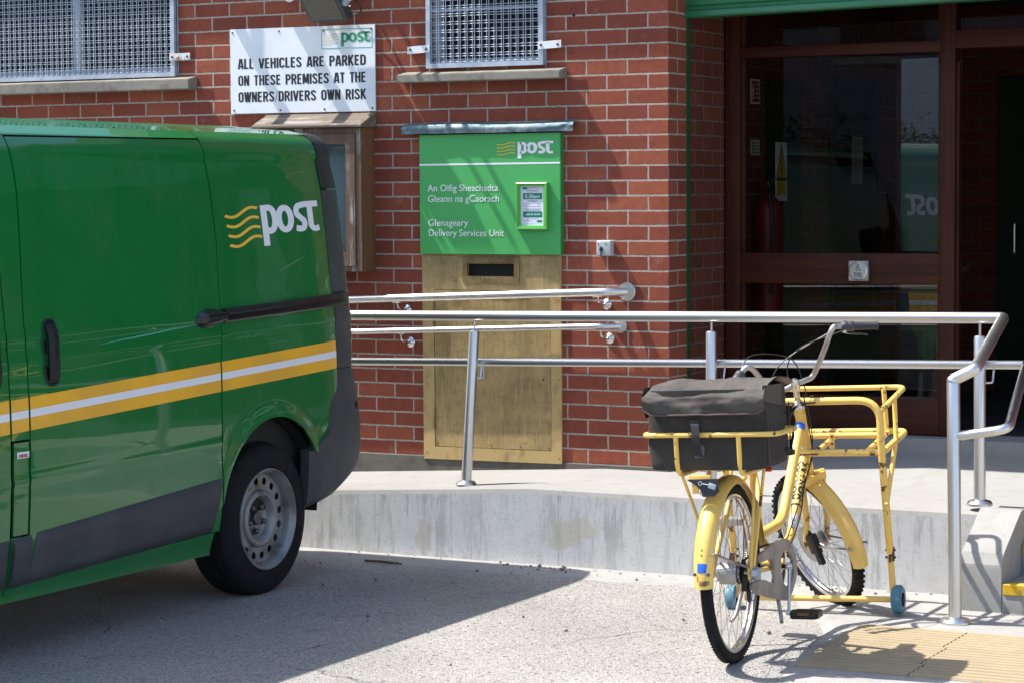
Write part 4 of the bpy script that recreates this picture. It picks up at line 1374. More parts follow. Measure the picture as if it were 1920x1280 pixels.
# ================================================================ THE VAN
VX = -.752           # plane of its right side at the waist
SEC = [(.045, .255), (.022, .33), (.004, .45), (-.006, .60), (-.012, .80), (-.008, 1.0), (.000, 1.15), (.012, 1.30), (.036, 1.55), (.066, 1.78), (.086, 1.87), (.104, 1.935), (.132, 1.985), (.178, 2.018), (.27, 2.038), (.45, 2.050), (.95, 2.058)]
def inset(z):
    if z <= SEC[0][1]:
        return SEC[0][0]
    for (a, za), (b, zb) in zip(SEC, SEC[1:]):
        if z <= zb:
            t = (z - za) / (zb - za)
            return a + (b - a) * t
    return .95
def sm(t):
    t = max(0., min(1., t)); return t * t * (3 - 2 * t)
AX, AZ, AR = -2.095, .388, .392      # rear wheel arch
def side(y, z, off=0.0):
    """surface of the right side"""
    i = inset(z)
    d = .0016 * noise.noise(Vector((y * 1.7, z * 2.0, 0))) + .0004 * noise.noise(Vector((y * 6, z * 6, 4)))
    if z < 1.93 and y > -3.69:      # shallow pressed field in the door and the quarter
        f = sm((1.918 - z) / .012) * sm((z - 1.18) / .25) * sm((y + 3.66) / .14)
        d -= .008 * f
    d += .005 * sm(1 - abs(z - .700 - (y + 2.5) * .012) / .020)    # rub line
    d += .0045 * sm(1 - abs(z - 1.245 - .02 * (y + 2.5)) / .028) * sm((-1.75 - y) / .2) + .004 * sm(1 - abs(z - 1.155 - .025 * (y + 2.5)) / .03)
    r = math.hypot(y - AX, z - AZ)
    if z < 1.0:
        d += .016 * sm((AR + .085 - r) / .085)    # flared arch
    r2 = math.hypot(y + 5.215, z - AZ)
    if z < 1.0:
        d += .016 * sm((AR + .085 - r2) / .085)
    fr = 0.0
    if y < -4.9:                                   # nose turns in
        t = (-4.9 - y) / 1.15
        fr = .36 * t * t * t + .03 * t
    bk = 0.0
    if y > -1.66:
        t = (y + 1.66) / .1
        bk = .005 * t * t
    return Vector((VX - i + d - fr - bk + off, y, z))

van = thing('delivery_van', 'green post delivery van with yellow and white side stripe, backed up towards the ramp', 'van', (-1.7, -3.7, 0))
def panel(mb, ya, yb, zlo, zhi, nu=30, nv=40, lip=.012, off=0.0):
    """panel between y limits (may depend on z) and z limits (may depend on y), with turned-in edges"""
    fa = ya if callable(ya) else (lambda z: ya)
    fb = yb if callable(yb) else (lambda z: yb)
    fl = zlo if callable(zlo) else (lambda y: zlo)
    fh = zhi if callable(zhi) else (lambda y: zhi)
    def fn(u, v):
        ym = fa(1.0) + (fb(1.0) - fa(1.0)) * u
        z = fl(ym) + (fh(ym) - fl(ym)) * v
        y = fa(z) + (fb(z) - fa(z)) * u
        z = fl(y) + (fh(y) - fl(y)) * v
        return side(y, z, off)
    G = mb.grid(fn, nu, nv)
    if lip:
        for row in (G[0], G[-1], [g[0] for g in G], [g[-1] for g in G]):
            V2 = [mb.bm.verts.new(v.co + Vector((-lip, 0, 0))) for v in row]
            for k in range(len(row) - 1):
                mb.bm.faces.new((row[k], row[k + 1], V2[k + 1], V2[k]))
    return G
dre = lambda z: -2.490 + .055 * sm((z - .85) / .75)     # rear edge of the sliding door
dfe = lambda z: -3.752 + .045 * sm((z - 1.2) / .75)
def qbot(y):
    dy = y - AX
    if abs(dy) < AR:
        return AZ + math.sqrt(max(0, AR * AR - dy * dy)) if y < AX + AR * .87 else max(.60, AZ + math.sqrt(max(0, AR * AR - dy * dy)))
    if y > AX:
        return .600 + (y + 1.775) * .55
    return .315
rear_y = lambda z: -1.545 - .01 * sm((1.2 - z) / .4) + .03 * sm((z - 1.86) / .12)
body = MB()
panel(body, lambda z: dre(z) + .006, rear_y, qbot, 2.018, 46, 76, .012)
# cant rail and roof
def roof(u, v):
    ry = rear_y(2.02)
    y = ry + (-4.62 - ry) * u
    k = v * (len(SEC) - 1 - 13)
    i0 = min(len(SEC) - 2, 13 + int(k)); t = 13 + k - i0
    a, za = SEC[i0]; b, zb = SEC[i0 + 1]
    i = a + (b - a) * t; z = za + (zb - za) * t
    rib = .009 * math.sin((i - .33) * 24) ** 2 * sm((i - .33) / .05) * sm((-1.62 - y) / .12)
    return (VX - i, y, z + rib)
body.grid(roof, 24, 110)
def roof_far(u, v):
    x, y, z = roof(u, v)
    return (2 * (VX - .95) - x, y, z)
body.grid(roof_far, 24, 110)
# header strip over the sliding door
panel(body, lambda z: -4.62, lambda z: dre(z) + .0058, lambda y: 1.979 + .006 * (y + 3.7), lambda y: 2.018, 30, 8, .004)
# pillar between the doors, with the flap below it
panel(body, lambda z: -3.862 + .10 * sm((1.0 - z) / .5) * 0, lambda z: dfe(z) - .008, lambda y: .84, lambda y: 1.977, 4, 50, .02)
panel(body, -3.862, lambda z: dfe(z) - .008, .255, .475, 4, 8, .02)
# sill below the doors
panel(body, -4.80, lambda z: -2.512, .225, lambda y: .286 + (y + 3.75) * .030, 30, 4, .05, -.006)
# far side and front sheet metal
def far(u, v):
    y = -1.6 - 4.4 * u; z = .3 + 1.672 * v
    p = side(y, z)
    return (2 * (VX - .95) - p.x, y, z if y > -4.62 else min(z, topz(y)))
def topz(y):
    if y > -4.62: return 2.05
    if y > -5.45: return 2.05 - (-4.62 - y) * 1.08
    return 1.153 - (-5.45 - y) * .36
body.grid(far, 40, 30)
for s in (0, 1):
    def fend(u, v):
        y = -4.86 - 1.13 * u
        zb = .32
        dy = y + 5.215
        if abs(dy) < AR: zb = AZ + math.sqrt(AR * AR - dy * dy)
        z = zb + (min(1.08, topz(y)) - zb) * v
        p = side(y, z)
        return (p.x if s == 0 else 2 * (VX - .95) - p.x, y, z)
    body.grid(fend, 24, 14)
def bonnet(u, v):
    y = -5.30 - .69 * u
    z = min(1.08, topz(y))
    xa = side(y, z).x; xb = 2 * (VX - .95) - xa
    return (xa + (xb - xa) * v, y, z + .05 * math.sin(math.pi * v))
body.grid(bonnet, 10, 16)
def nose(u, v):
    z = .34 + (min(1.08, topz(-5.99)) - .34) * v
    xa = side(-5.99, z).x; xb = 2 * (VX - .95) - xa
    return (xa + (xb - xa) * u, -5.99 - .10 * math.sin(math.pi * u) * (1 - .4 * v), z + (.05 * math.sin(math.pi * u) if v > .99 else 0))
body.grid(nose, 16, 8)
bo = body.build('body', M['van_green'], van, smooth=32)
# dark inner shell closing panel gaps and the interior
mb = MB()
mb.box(VX - 1.82, VX - .085, -5.2, -1.62, .36, 1.40)
mb.box(VX - 1.74, VX - .155, -4.60, -1.50, 1.40, 1.985)
for yc in (AX, -5.215):
    pass
mb.box(VX - 1.70, VX - .12, -5.9, -5.2, .40, .95)
mb.build('inner_shell', M['black_gap'], van, smooth=0)
for yc in (AX, -5.215):      # wheel houses
    mb = MB()
    mb.lathe([(AR - .004, -.30), (AR - .004, -.012)], (VX, yc, AZ), (1, 0, 0), 40, R(-100), R(100), ref=(0, 0, 1))
    mb.lathe([(0, -.30), (AR, -.30)], (VX, yc, AZ), (1, 0, 0), 40, R(-100), R(100), ref=(0, 0, 1))
    mb.build('wheel_house', M['black_gap'], van, normals=False)
# sliding door
mb = MB()
panel(mb, dfe, lambda z: dre(z) - .003, lambda y: .290 + (y + 3.75) * .030, lambda y: 1.972 + .006 * (y + 3.7), 60, 80, .012)
door = mb.build('sliding_door', M['van_green'], van, smooth=32)
def oval(cy, cz, hy, hz, n=28, p=3.2):
    out = []
    for k in range(n):
        a = 2 * math.pi * k / n
        c, s = math.cos(a), math.sin(a)
        out.append((cy + hy * abs(c) ** (2 / p) * (1 if c > 0 else -1), cz + hz * abs(s) ** (2 / p) * (1 if s > 0 else -1)))
    return out
def pull(parent, yc, zc):
    mb = MB()
    lp = oval(yc, zc, .051, .128)
    A = [mb.bm.verts.new(side(a, b, .003)) for a, b in lp]
    B = [mb.bm.verts.new(side(yc + (a - yc) * .86, zc + (b - zc) * .94, .006)) for a, b in lp]
    Cc = [mb.bm.verts.new(side(yc + (a - yc) * .78, zc + (b - zc) * .91, -.0)) for a, b in lp]
    n = len(lp)
    for k in range(n):
        mb.bm.faces.new((A[k], A[(k + 1) % n], B[(k + 1) % n], B[k])); mb.bm.faces.new((B[k], B[(k + 1) % n], Cc[(k + 1) % n], Cc[k]))
    mb.bm.faces.new(Cc)
    h = mb.build('handle', M['handle_black'], parent, smooth=50)
    mb = MB()
    mb.tube([side(yc - .008, zc + .105, .010), side(yc - .008, zc + .06, .022), side(yc - .008, zc - .06, .022), side(yc - .008, zc - .105, .010)], [.020, .024, .024, .020], 10, flat=(1.2, .6))
    mb.build('handle_grip', M['handle_black'], parent)
pull(door, -3.610, 1.155)
# lower cladding in dark plastic
def clad_panel(ya, yb, lo, hi, parent, slant=0.0):
    mb = MB()
    fy = lambda u, v: (ya + (yb - ya) * u) + slant * (v - .5)
    def fn(u, v):
        y = fy(u, v); a, b = lo(y), hi(y)
        z = a + (b - a) * v
        e = .016 * sm(min(u, 1 - u) / .03) * sm(min(v, 1 - v) / .12)
        return side(y, z, .002 + e)
    mb.grid(fn, 40, 12)
    mb.build('lower_cladding', M['van_dark'], parent, smooth=40)
lo = lambda y: .284 + (y + 3.75) * .036
hi = lambda y: .478 + (y + 3.74) * .060
clad_panel(-3.730, -2.512, lo, hi, door, .045)
clad_panel(-3.856, -3.750, lo, hi, bo)
# fuel flap and its sticker
mb = MB()
panel(mb, -3.850, lambda z: dfe(z) - .014, .482, .832, 6, 16, .008)
ff = mb.build('fuel_flap', M['van_green'], van, smooth=32)
mb = MB(); mb.grid(lambda u, v: side(-3.835 + .07 * u, .772 + .024 * v, .0015), 4, 2)
stk = mb.build('fuel_sticker', M['vinyl_white'], ff)
mb = MB()
p0 = side(-3.80, .776, .0030)
text_into(mb, 'DIESEL', .017, p0, (0, 1, 0), Z, width=.055, align='CENTER', bold=.0002)
mb.build('sticker_text', M['red_lamp'], ff, smooth=0)
# cab door
mb = MB()
def ctop(y): return min(1.915, topz(y) - .03)
panel(mb, lambda z: -4.85, lambda z: -3.870 + .035 * sm((z - 1.1) / .7) * 0, lambda y: .290 + (y + 3.75) * .030, lambda y: min(1.14, ctop(y)), 30, 24, .012)
for z0, z1 in ((1.14, 1.19),):
    panel(mb, -4.85, -3.870, z0, z1, 30, 3, 0)
panel(mb, -3.96, -3.870, 1.19, 1.915, 3, 20, .01)
panel(mb, lambda z: -4.66, -3.96, 1.86, 1.915, 10, 3, .01)
cdoor = mb.build('cab_door', M['van_green'], van, smooth=32)
mb = MB()
def cw(u, v):
    y = -3.96 - .86 * u
    zt_ = min(1.86, topz(y) - .06)
    return side(y, 1.19 + (max(zt_, 1.2) - 1.19) * v, -.006)
mb.grid(cw, 16, 10)
mb.build('window', M['van_glass'], cdoor)
pull(cdoor, -3.955, 1.155)
clad_panel(-4.83, -3.875, lo, hi, cdoor)
mb = MB(); mb.box(VX - .02, VX + .16, -4.72, -4.64, 1.20, 1.48, .03, 3)
mb.build('wing_mirror', M['van_dark'], cdoor)
mb = MB()
def wsc(u, v):
    y = -4.64 - .70 * u
    xa = side(y, min(1.9, topz(y))).x - .03; xb = 2 * (VX - .95) - xa
    return (xa + (xb - xa) * v, y - .12 * math.sin(math.pi * v), topz(y) - .01)
mb.grid(wsc, 10, 14)
mb.build('windscreen', M['van_glass'], van)
mb = MB()
for s in (0, 1):
    x = VX - .12 if s == 0 else VX - 1.78
    mb = MB(); mb.lathe([(0, .03), (.08, .02), (.11, 0), (.11, -.05)], (x, -5.99, .82), (0, -1, 0), 20); mb.build('headlight', M['plastic_grey'], van)
# seam that runs on over the roof behind the sliding door
mb = MB()
def seam_fn(a_, b_):
    zz_ = 1.98
    for (i0_, z0_), (i1_, z1_) in zip(SEC[12:], SEC[13:]):
        if i0_ <= b_ <= i1_: zz_ = z0_ + (z1_ - z0_) * (b_ - i0_) / (i1_ - i0_)
    return (VX - b_, a_, zz_ + .0025)
mb.ribbon([(dre(2.0) + .003, .13 + .82 * (k / 30) ** 1.6) for k in range(31)], .0028, seam_fn)
mb.build('roof_seam', M['black_gap'], bo, smooth=0)
# scratches and scuffs in the paint
for nm_, m_, a_, b_, hw_ in (('scratch', pm('pale_scratch', (.07, .30, .22), .5), (-3.30, 1.168), (-2.62, 1.212), .0035), ('scratch', pm('dull_scuff', (.06, .20, .09), .6), (-2.0, 1.40), (-1.75, 1.47), .004), ('scratch', pm('dull_scuff', (.05, .19, .08), .6), (-2.20, 1.10), (-1.9, 1.105), .0015)):
    mb = MB()
    line_ = [(a_[0] + (b_[0] - a_[0]) * k / 20, a_[1] + (b_[1] - a_[1]) * k / 20 + .003 * noise.noise(Vector((k * .4, a_[0], 0)))) for k in range(21)]
    mb.ribbon(line_, [hw_ * (.2 + .8 * math.sin(math.pi * k / 20)) for k in range(21)], lambda p_, q_: side(p_, q_, .0012))
    mb.build(nm_, m_, door if b_[0] < -2.5 else bo, smooth=0)
# black door track
mb = MB()
for off, za, zb in ((.012, -.026, .026), ):
    def tr(u, v):
        y = -2.455 + .985 * u
        zc = 1.235 + .028 * u
        a = 2 * math.pi * v
        q = side(y, zc)
        prof = [(-.004, -.028), (.014, -.027), (.018, -.020), (.012, -.012), (.010, .004), (.020, .012), (.020, .024), (.012, .030), (-.004, .030)]
        k = min(len(prof) - 2, int(v * (len(prof) - 1))); t = v * (len(prof) - 1) - k
        dx = prof[k][0] * (1 - t) + prof[k + 1][0] * t; dz = prof[k][1] * (1 - t) + prof[k + 1][1] * t
        if y > -1.56:
            q = corner((y + 1.56) / .30, zc)
        return (q.x + dx, q.y, zc + dz)
def corner(t, z):
    """rear corner of the body, t 0..1 from the side to the rear face"""
    i = inset(z)
    ry = rear_y(z)
    a = t * math.pi / 2
    rx, rr = .135, .275 - .03 * sm((z - 1.7) / .3)
    base = side(ry, z)
    return Vector((base.x - rx * (1 - math.cos(a)), ry + rr * math.sin(a), z))
mb.grid(tr, 40, 24)
mb.build('door_track', M['black_gloss'], van, smooth=45)
mb = MB()
def cap(u, v):
    y = -2.655 + .195 * u
    hz = .040 * (1 - (1 - min(1, u * 1.9)) ** 2) ** .5 * (1 - .28 * sm((u - .55) / .45))
    e = .034 * sm(min(v, 1 - v) / .3) * sm(u / .25)
    zc = 1.224 + .012 * u
    return side(y, zc + hz * (2 * v - 1), .002 + e)
mb.grid(cap, 20, 14)
mb.build('track_cover', M['black_gloss'], door, smooth=50)
# dark corner trim, rear face, lamps
def corner_part(name, z0, z1, m, off=0.0, t0=0.0, t1=1.0, parent=None, nv=24):
    mb = MB()
    def fn(u, v):
        z = z0 + (z1 - z0) * v
        p = corner(t0 + (t1 - t0) * u, z)
        a = (t0 + (t1 - t0) * u) * math.pi / 2
        return p + Vector((math.cos(a), math.sin(a), 0)) * off
    G = mb.grid(fn, 14, nv)
    for row in ([g[0] for g in G], [g[-1] for g in G]):
        V2 = [mb.bm.verts.new(v.co + Vector((-.012, -.012, 0))) for v in row]
        for k in range(len(row) - 1):
            mb.bm.faces.new((row[k], row[k + 1], V2[k + 1], V2[k]))
    return mb.build(name, m, parent or van, smooth=40)
def corner_cap():
    mb = MB()
    def fn(u, v):
        zt_ = 1.90 + .135 * v
        return corner(u, zt_) + Vector((-.0, 0, 0))
    mb.grid(fn, 14, 12)
    return mb
corner_part('corner_trim', 1.772, 2.030, M['van_black'], .004)
corner_part('corner_trim', 1.30, 1.766, M['van_dark'], .002, 0, .8)
corner_part('corner_trim', .955, 1.296, M['van_dark'], .002, 0, .45)
corner_part('tail_light', .99, 1.52, M['red_lamp'], .006, .66, 1.0)
mb = MB()
def rearf(u, v):
    z = .58 + 1.42 * v
    p = corner(1.0, z)
    xb = 2 * (VX - .95) - p.x
    return (p.x + (xb - p.x) * u, p.y + .0, z)
mb.grid(rearf, 20, 24)
rd = mb.build('rear_door', M['van_green'], van, smooth=40)
mb = MB()
def rtop(u, v):
    p = corner(1.0, 2.0); xb = 2 * (VX - .95) - p.x
    x = p.x + (xb - p.x) * u
    i_ = min(VX - x, x - (2 * VX - 1.9) + VX - VX)
    i_ = min(VX - x, x - (VX - 1.9))
    zr = 2.018
    for (a_, za_), (b_, zb_) in zip(SEC[13:], SEC[14:]):
        if a_ <= i_ <= b_: zr = za_ + (zb_ - za_) * (i_ - a_) / (b_ - a_)
    ya_ = rear_y(2.02) - .002; yb_ = p.y
    a_ = v * math.pi / 2
    return (x, ya_ + (yb_ - ya_) * math.sin(a_), 2.0 + (zr - 2.0) * math.cos(a_))
mb = MB(); mb.grid(rtop, 30, 10); mb.build('roof_end', M['van_green'], bo, smooth=50)
mb = MB()
def rwin(u, v):
    z = 1.28 + .50 * v
    p = corner(1.0, z)
    return (p.x - .14 - .62 * u, p.y + .006, z)
mb.grid(rwin, 4, 4); mb.build('window', M['van_glass'], rd)
mb = MB()
for z in (1.70, .80):
    mb.box(VX - .20, VX - .150, -1.33, -1.285, z - .05, z + .05, .006, 2)
mb.build('hinge', M['van_green'], rd)
# rear bumper wrapping the corner
mb = MB()
def bump_plan(t):
    """plan of the bumper's outer face: arch edge, side, corner, rear"""
    pts = [(.004, -1.795), (.020, -1.72), (.024, -1.62), (.022, -1.50), (.014, -1.41), (-.006, -1.335), (-.050, -1.280), (-.125, -1.255), (-.26, -1.246), (-.95, -1.240), (-1.64, -1.246), (-1.775, -1.255), (-1.85, -1.28), (-1.894, -1.335), (-1.914, -1.41), (-1.92, -1.50)]
    k = t * (len(pts) - 1); i = min(len(pts) - 2, int(k)); f = k - i
    p0 = pts[max(i - 1, 0)]; p1 = pts[i]; p2 = pts[i + 1]; p3 = pts[min(i + 2, len(pts) - 1)]
    return [0.5 * ((2 * p1[q]) + (p2[q] - p0[q]) * f + (2 * p0[q] - 5 * p1[q] + 4 * p2[q] - p3[q]) * f * f + (3 * p1[q] - p0[q] - 3 * p2[q] + p3[q]) * f ** 3) for q in (0, 1)]
def bump_pt(t, z, off=0.0):
    dx, y = bump_plan(t)
    k = (z - .62) / .36
    c = sm((y + 1.75) / .5)
    bul = -.050 * k * k if z > .62 else -(.022 + .075 * c) * ((.62 - z) / .30) ** 2
    return Vector((VX + dx + off + bul * (1 - .45 * c) * (1 if dx > -.95 else -1), y + bul * c, z))
def bump(u, v):
    t = u
    dx, y = bump_plan(t)
    if t < .5 and y < -1.56:
        zt_ = .598 + max(0.0, (y + 1.775)) * .55
        zt_ = zt_ + (.950 - zt_) * sm((y + 1.64) / .05)
        zb = .335 + (y + 1.79) * .16
    else:
        zt_ = .950 if dx > -.16 or dx < -1.74 else .950 + (.60 - .95) * sm((-.16 - dx) / .03 if dx > -.95 else (dx + 1.74) / .03)
        zb = .372 + .10 * sm((y + 1.56) / .3)
    z = zb + (zt_ - zb) * v
    p = bump_pt(t, z)
    if v < .12:
        e = .03 * (1 - v / .12) ** 2
        p.x -= e * (1 if dx > -.95 else -1) * (1 - sm((y + 1.5) / .25)); p.y -= e * sm((y + 1.6) / .3)
    return p
G = mb.grid(bump, 150, 26)
V2 = [mb.bm.verts.new(v.co + Vector((-.045 * min(1, k_ / 6), .0, .012))) for k_, v in enumerate(G[0])]
for k in range(len(V2) - 1):
    mb.bm.faces.new((G[0][k], G[0][k + 1], V2[k + 1], V2[k]))
tp = [g[-1] for g in G]
V2 = [mb.bm.verts.new(v.co + Vector((-.05, -.02, 0))) for v in tp]
for k in range(len(V2) - 1):
    mb.bm.faces.new((tp[k], tp[k + 1], V2[k + 1], V2[k]))
bmp = mb.build('bumper', M['van_dark'], van, smooth=45)
mb = MB(); mb.lathe([(0, .002), (.014, .002), (.016, 0)], bump_pt(.30, .775, .003), (1, .45, 0), 14); mb.build('sensor', M['black_gap'], bmp)
mb = MB(); mb.box(VX - 1.85, VX - .05, -6.06, -5.9, .30, .62, .05, 3); mb.build('front_bumper', M['van_dark'], van)

# stripe: yellow, white, yellow, following the body
def stripe(ya, yb, parent):
    for name, m_, a, b in (('stripe_band', M['stripe_yellow'], -.0635, -.0140), ('stripe_band', M['vinyl_white'], -.0140, .0145), ('stripe_band', M['stripe_yellow'], .0145, .0615)):
        mb = MB()
        fa = ya if callable(ya) else (lambda z: ya)
        fb = yb if callable(yb) else (lambda z: yb)
        def fn(u, v):
            z0 = .95
            y = fa(z0) + (fb(z0) - fa(z0)) * u
            zc = .9355 + (y + 3.755) * .0385
            return side(y, zc + a + (b - a) * v, .0016)
        mb.grid(fn, 40, 4)
        mb.build(name, m_, parent, smooth=60)
stripe(lambda z: dre(z) + .0065, lambda z: rear_y(z) - .002, bo)
stripe(lambda z: dfe(z) + .001, lambda z: dre(z) - .004, door)
stripe(-3.861, lambda z: dfe(z) - .009, bo)
stripe(-4.84, -3.872, cdoor)
# post logo on the quarter panel
mb = MB(); post_word(mb, lambda a, b: side(-2.074 + a * .1560, 1.574 + b * .125 + a * .0032, .0022))
mb.build('logo', M['vinyl_white'], bo, smooth=0)
mb = MB(); post_waves(mb, lambda a, b: side(-2.349 + a * .252, 1.658 + b * .125 + a * .012, .0022), gap=.335, amp=.11, hw=.048, slant=.018)
mb.build('logo_waves', M['wave_yellow'], bo, smooth=0)

# wheels
def road_wheel(x, y, out=1):
    w_ = MB()
    r_ = .334
    tw = .205
    c = Vector((x, y, r_ - .004)); ax = Vector((out, 0, 0))
    prof = [(.212, -.012), (.222, -.002), (.240, .003), (.275, .004), (.300, -.001), (.318, -.010), (.328, -.020), (.333, -.032), (.334, -.06), (.334, -tw + .06), (.333, -tw + .032), (.318, -tw + .01), (.27, -tw - .004), (.212, -tw + .01)]
    w_.lathe(prof, c, ax, 64)
    for k in (-.060, -.100, -.142):    # tread grooves as raised ribs between
        w_.lathe([(.3345, k - .014), (.338, k - .012), (.338, k + .012), (.3345, k + .014)], c, ax, 64)
    tyre = w_.build('tyre', M['tyre'], None, smooth=35)
    bpy.data.objects.remove(tyre) if False else None
    return tyre, c, ax
def make_wheel(x, y, out, detail=True):
    tyre, c, ax = road_wheel(x, y, out)
    tyre.name = 'wheel'
    me = tyre.data
    # move the mesh into van coordinates
    me.transform(Matrix.Translation(tyre.location))
    me.transform(van.matrix_basis.inverted())
    tyre.location = (0, 0, 0)
    tyre.parent = van
    if not detail:
        mb = MB(); mb.lathe([(.212, -.01), (.20, -.03), (.19, -.05), (.1, -.03), (0, -.03)], c, ax, 40); mb.build('rim', M['rim'], tyre, smooth=40)
        return tyre
    mb = MB()
    mb.lathe([(.2225, -.004), (.2225, .006), (.2165, .008), (.213, .004), (.210, -.004), (.203, -.012), (.199, -.022), (.1985, -.060), (.196, -.072)], c, ax, 64)
    # ring with the round holes
    N = 16
    u = Vector((0, 0, 1)); v = ax.cross(u)
    ring = [[(.1975 * math.cos(2 * math.pi * k / 64), .1975 * math.sin(2 * math.pi * k / 64)) for k in range(64)], [(.128 * math.cos(-2 * math.pi * k / 48), .128 * math.sin(-2 * math.pi * k / 48)) for k in range(48)]]
    for h in range(N):
        a = 2 * math.pi * (h + .3) / N
        cx, cy = .1655 * math.cos(a), .1655 * math.sin(a)
        ring.append([(cx + .0165 * math.cos(-2 * math.pi * k / 14), cy + .0165 * math.sin(-2 * math.pi * k / 14)) for k in range(14)])
    mb.plate(ring, c + ax * -.046, u, v, ax * -.004)
    # domed disc running in to the hub
    mb.lathe([(.1295, -.050), (.1285, -.043), (.124, -.034), (.115, -.0295), (.105, -.031), (.097, -.038), (.092, -.052), (.086, -.066), (.074, -.074), (.062, -.074), (.0, -.074)], c, ax, 64)
    rim = mb.build('rim', M['rim'], tyre, smooth=30)
    mb = MB(); mb.lathe([(.030, -.0735), (.030, -.052), (.026, -.048), (0, -.048)], c, ax, 24); mb.build('hub_cap', M['bolt'], tyre)
    for k in range(5):
        a = 2 * math.pi * k / 5 + .6
        q = c + (u * math.cos(a) + v * math.sin(a)) * .058 + ax * -.0735
        mb = MB(); mb.lathe([(.017, 0), (.017, .004), (.0125, .005), (.0125, .022), (.009, .027), (0, .028)], q, ax, 12)
        mb.build('bolt', M['bolt'], tyre, smooth=25)
    mb = MB(); mb.lathe([(.2, -.10), (0, -.10)], c, ax, 40); mb.build('brake_backing', M['black_gap'], tyre)
    return tyre
make_wheel(VX - .022, AX - .005, 1)
make_wheel(VX - .022, -5.215, 1)
make_wheel(VX - 1.88, AX - .005, -1, False)
make_wheel(VX - 1.88, -5.215, -1, False)
mb = MB()
mb.box(VX - 1.5, VX - .35, -2.25, -1.98, .26, .42, .03, 2)
mb.box(VX - .42, VX - .34, -3.6, -2.3, .27, .36, .02, 2)
mb.tube([(VX - .55, -4.2, .26), (VX - .55, -2.6, .27), (VX - .50, -1.6, .33)], .035, 10)
mb.build('axle', M['grease'], van)
# ================================================================ THE POST BICYCLE
# local frame of the bicycle: X to its right, Y forward, Z up, origin under the rear tyre; it leans a little on its stand
ang, lean = R(-5.5), R(2.5)
hv = Vector((math.sin(ang), math.cos(ang), 0)); r0 = Vector((math.cos(ang), -math.sin(ang), 0)); zv = Vector((0, 0, 1))
rv = r0 * math.cos(lean) + zv * math.sin(lean); uv = zv * math.cos(lean) - r0 * math.sin(lean)
bm4 = Matrix((rv, hv, uv)).transposed().to_4x4(); bm4.translation = Vector((1.650, -2.642, 0))
bike = thing('post_bicycle', 'yellow post bicycle with front carrier frame and blue castors, black bag behind the saddle', 'bicycle', mat=bm4)
def L(s, t, u): return Vector((t, s, u))
def bpart(mb, name, mat, parent=None, smooth=45): return mb.build(name, mat, parent or bike, smooth=smooth, world=False)

# steered front end
HT = L(.978, .017, .870)
SA = Vector((0, -math.cos(R(65.16)), math.sin(R(65.16))))
ROT = Matrix.Rotation(R(48.6), 3, SA)
def FS(s, t, u):       # unsteered offset from the head tube's top
    return HT + ROT @ L(s, t, u)
HUB = HT + ROT @ (-SA * .66 + L(math.sin(R(65.16)), 0, math.cos(R(65.16))) * .033)
F1 = ROT @ L(1, 0, 0); FU = ROT @ L(0, 0, 1); FN = ROT @ L(0, 1, 0)

def cycle_wheel(c, f, u, n, Rt, tr, knob, hubw, name):
    mb = MB()
    circ = lambda r, off, N=72: [c + (f * math.cos(2 * math.pi * k / N) + u * math.sin(2 * math.pi * k / N)) * r + n * off for k in range(N)]
    mb.lathe([(Rt - 2 * tr + .004, -tr * .72), (Rt - tr * 1.3, -tr * .98), (Rt - tr * .6, -tr * .92), (Rt - tr * .15, -tr * .6), (Rt, -tr * .12), (Rt, tr * .12), (Rt - tr * .15, tr * .6), (Rt - tr * .6, tr * .92), (Rt - tr * 1.3, tr * .98), (Rt - 2 * tr + .004, tr * .72)], c, n, 72, ref=u)
    if knob:
        for k in range(60):
            a = 2 * math.pi * k / 60
            d = f * math.cos(a) + u * math.sin(a); tg = -f * math.sin(a) + u * math.cos(a)
            for off, rr in ((-.72, .35), (0, 0), (.72, .35)):
                mb.obox(c + d * (Rt - tr * rr + .001) + n * (tr * off) + tg * (.004 if off else 0), tg, n, d, .0055, .0052, .004)
    else:
        for k in range(110):
            a = 2 * math.pi * k / 110
            d = f * math.cos(a) + u * math.sin(a); tg = -f * math.sin(a) + u * math.cos(a)
            for off in (-.5, .5):
                mb.obox(c + d * (Rt - tr * .10) + n * (tr * off), (tg + n * off).normalized(), n, d, .0012, .005, .0025)
    w_ = bpart(mb, name, M['tyre'])
    Rr = Rt - 2 * tr + .006
    mb = MB()
    mb.lathe([(Rr, -tr * .75), (Rr - .004, -tr * .78), (Rr - .012, -tr * .66), (Rr - .014, -tr * .3), (Rr - .010, 0), (Rr - .014, tr * .3), (Rr - .012, tr * .66), (Rr - .004, tr * .78), (Rr, tr * .75)], c, n, 72, ref=u)
    bpart(mb, 'rim', M['chrome'], w_)
    mb = MB()
    hr = .030
    for k in range(36):
        a = 2 * math.pi * k / 36
        sd = 1 if k % 2 else -1
        ah = a + (.42 if (k // 2) % 2 else -.42) * 1.9
        p0 = c + (f * math.cos(ah) + u * math.sin(ah)) * hr + n * (sd * hubw * .5)
        p1 = c + (f * math.cos(a) + u * math.sin(a)) * (Rr - .012) + n * (sd * .003)
        mb.tube([p0, p1], .0011, 4, caps=False)
        d = (p0 - p1).normalized()
        mb.tube([p1 - d * .004, p1 + d * .016], .0022, 5)
    bpart(mb, 'spoke', M['spoke'], w_)
    return w_
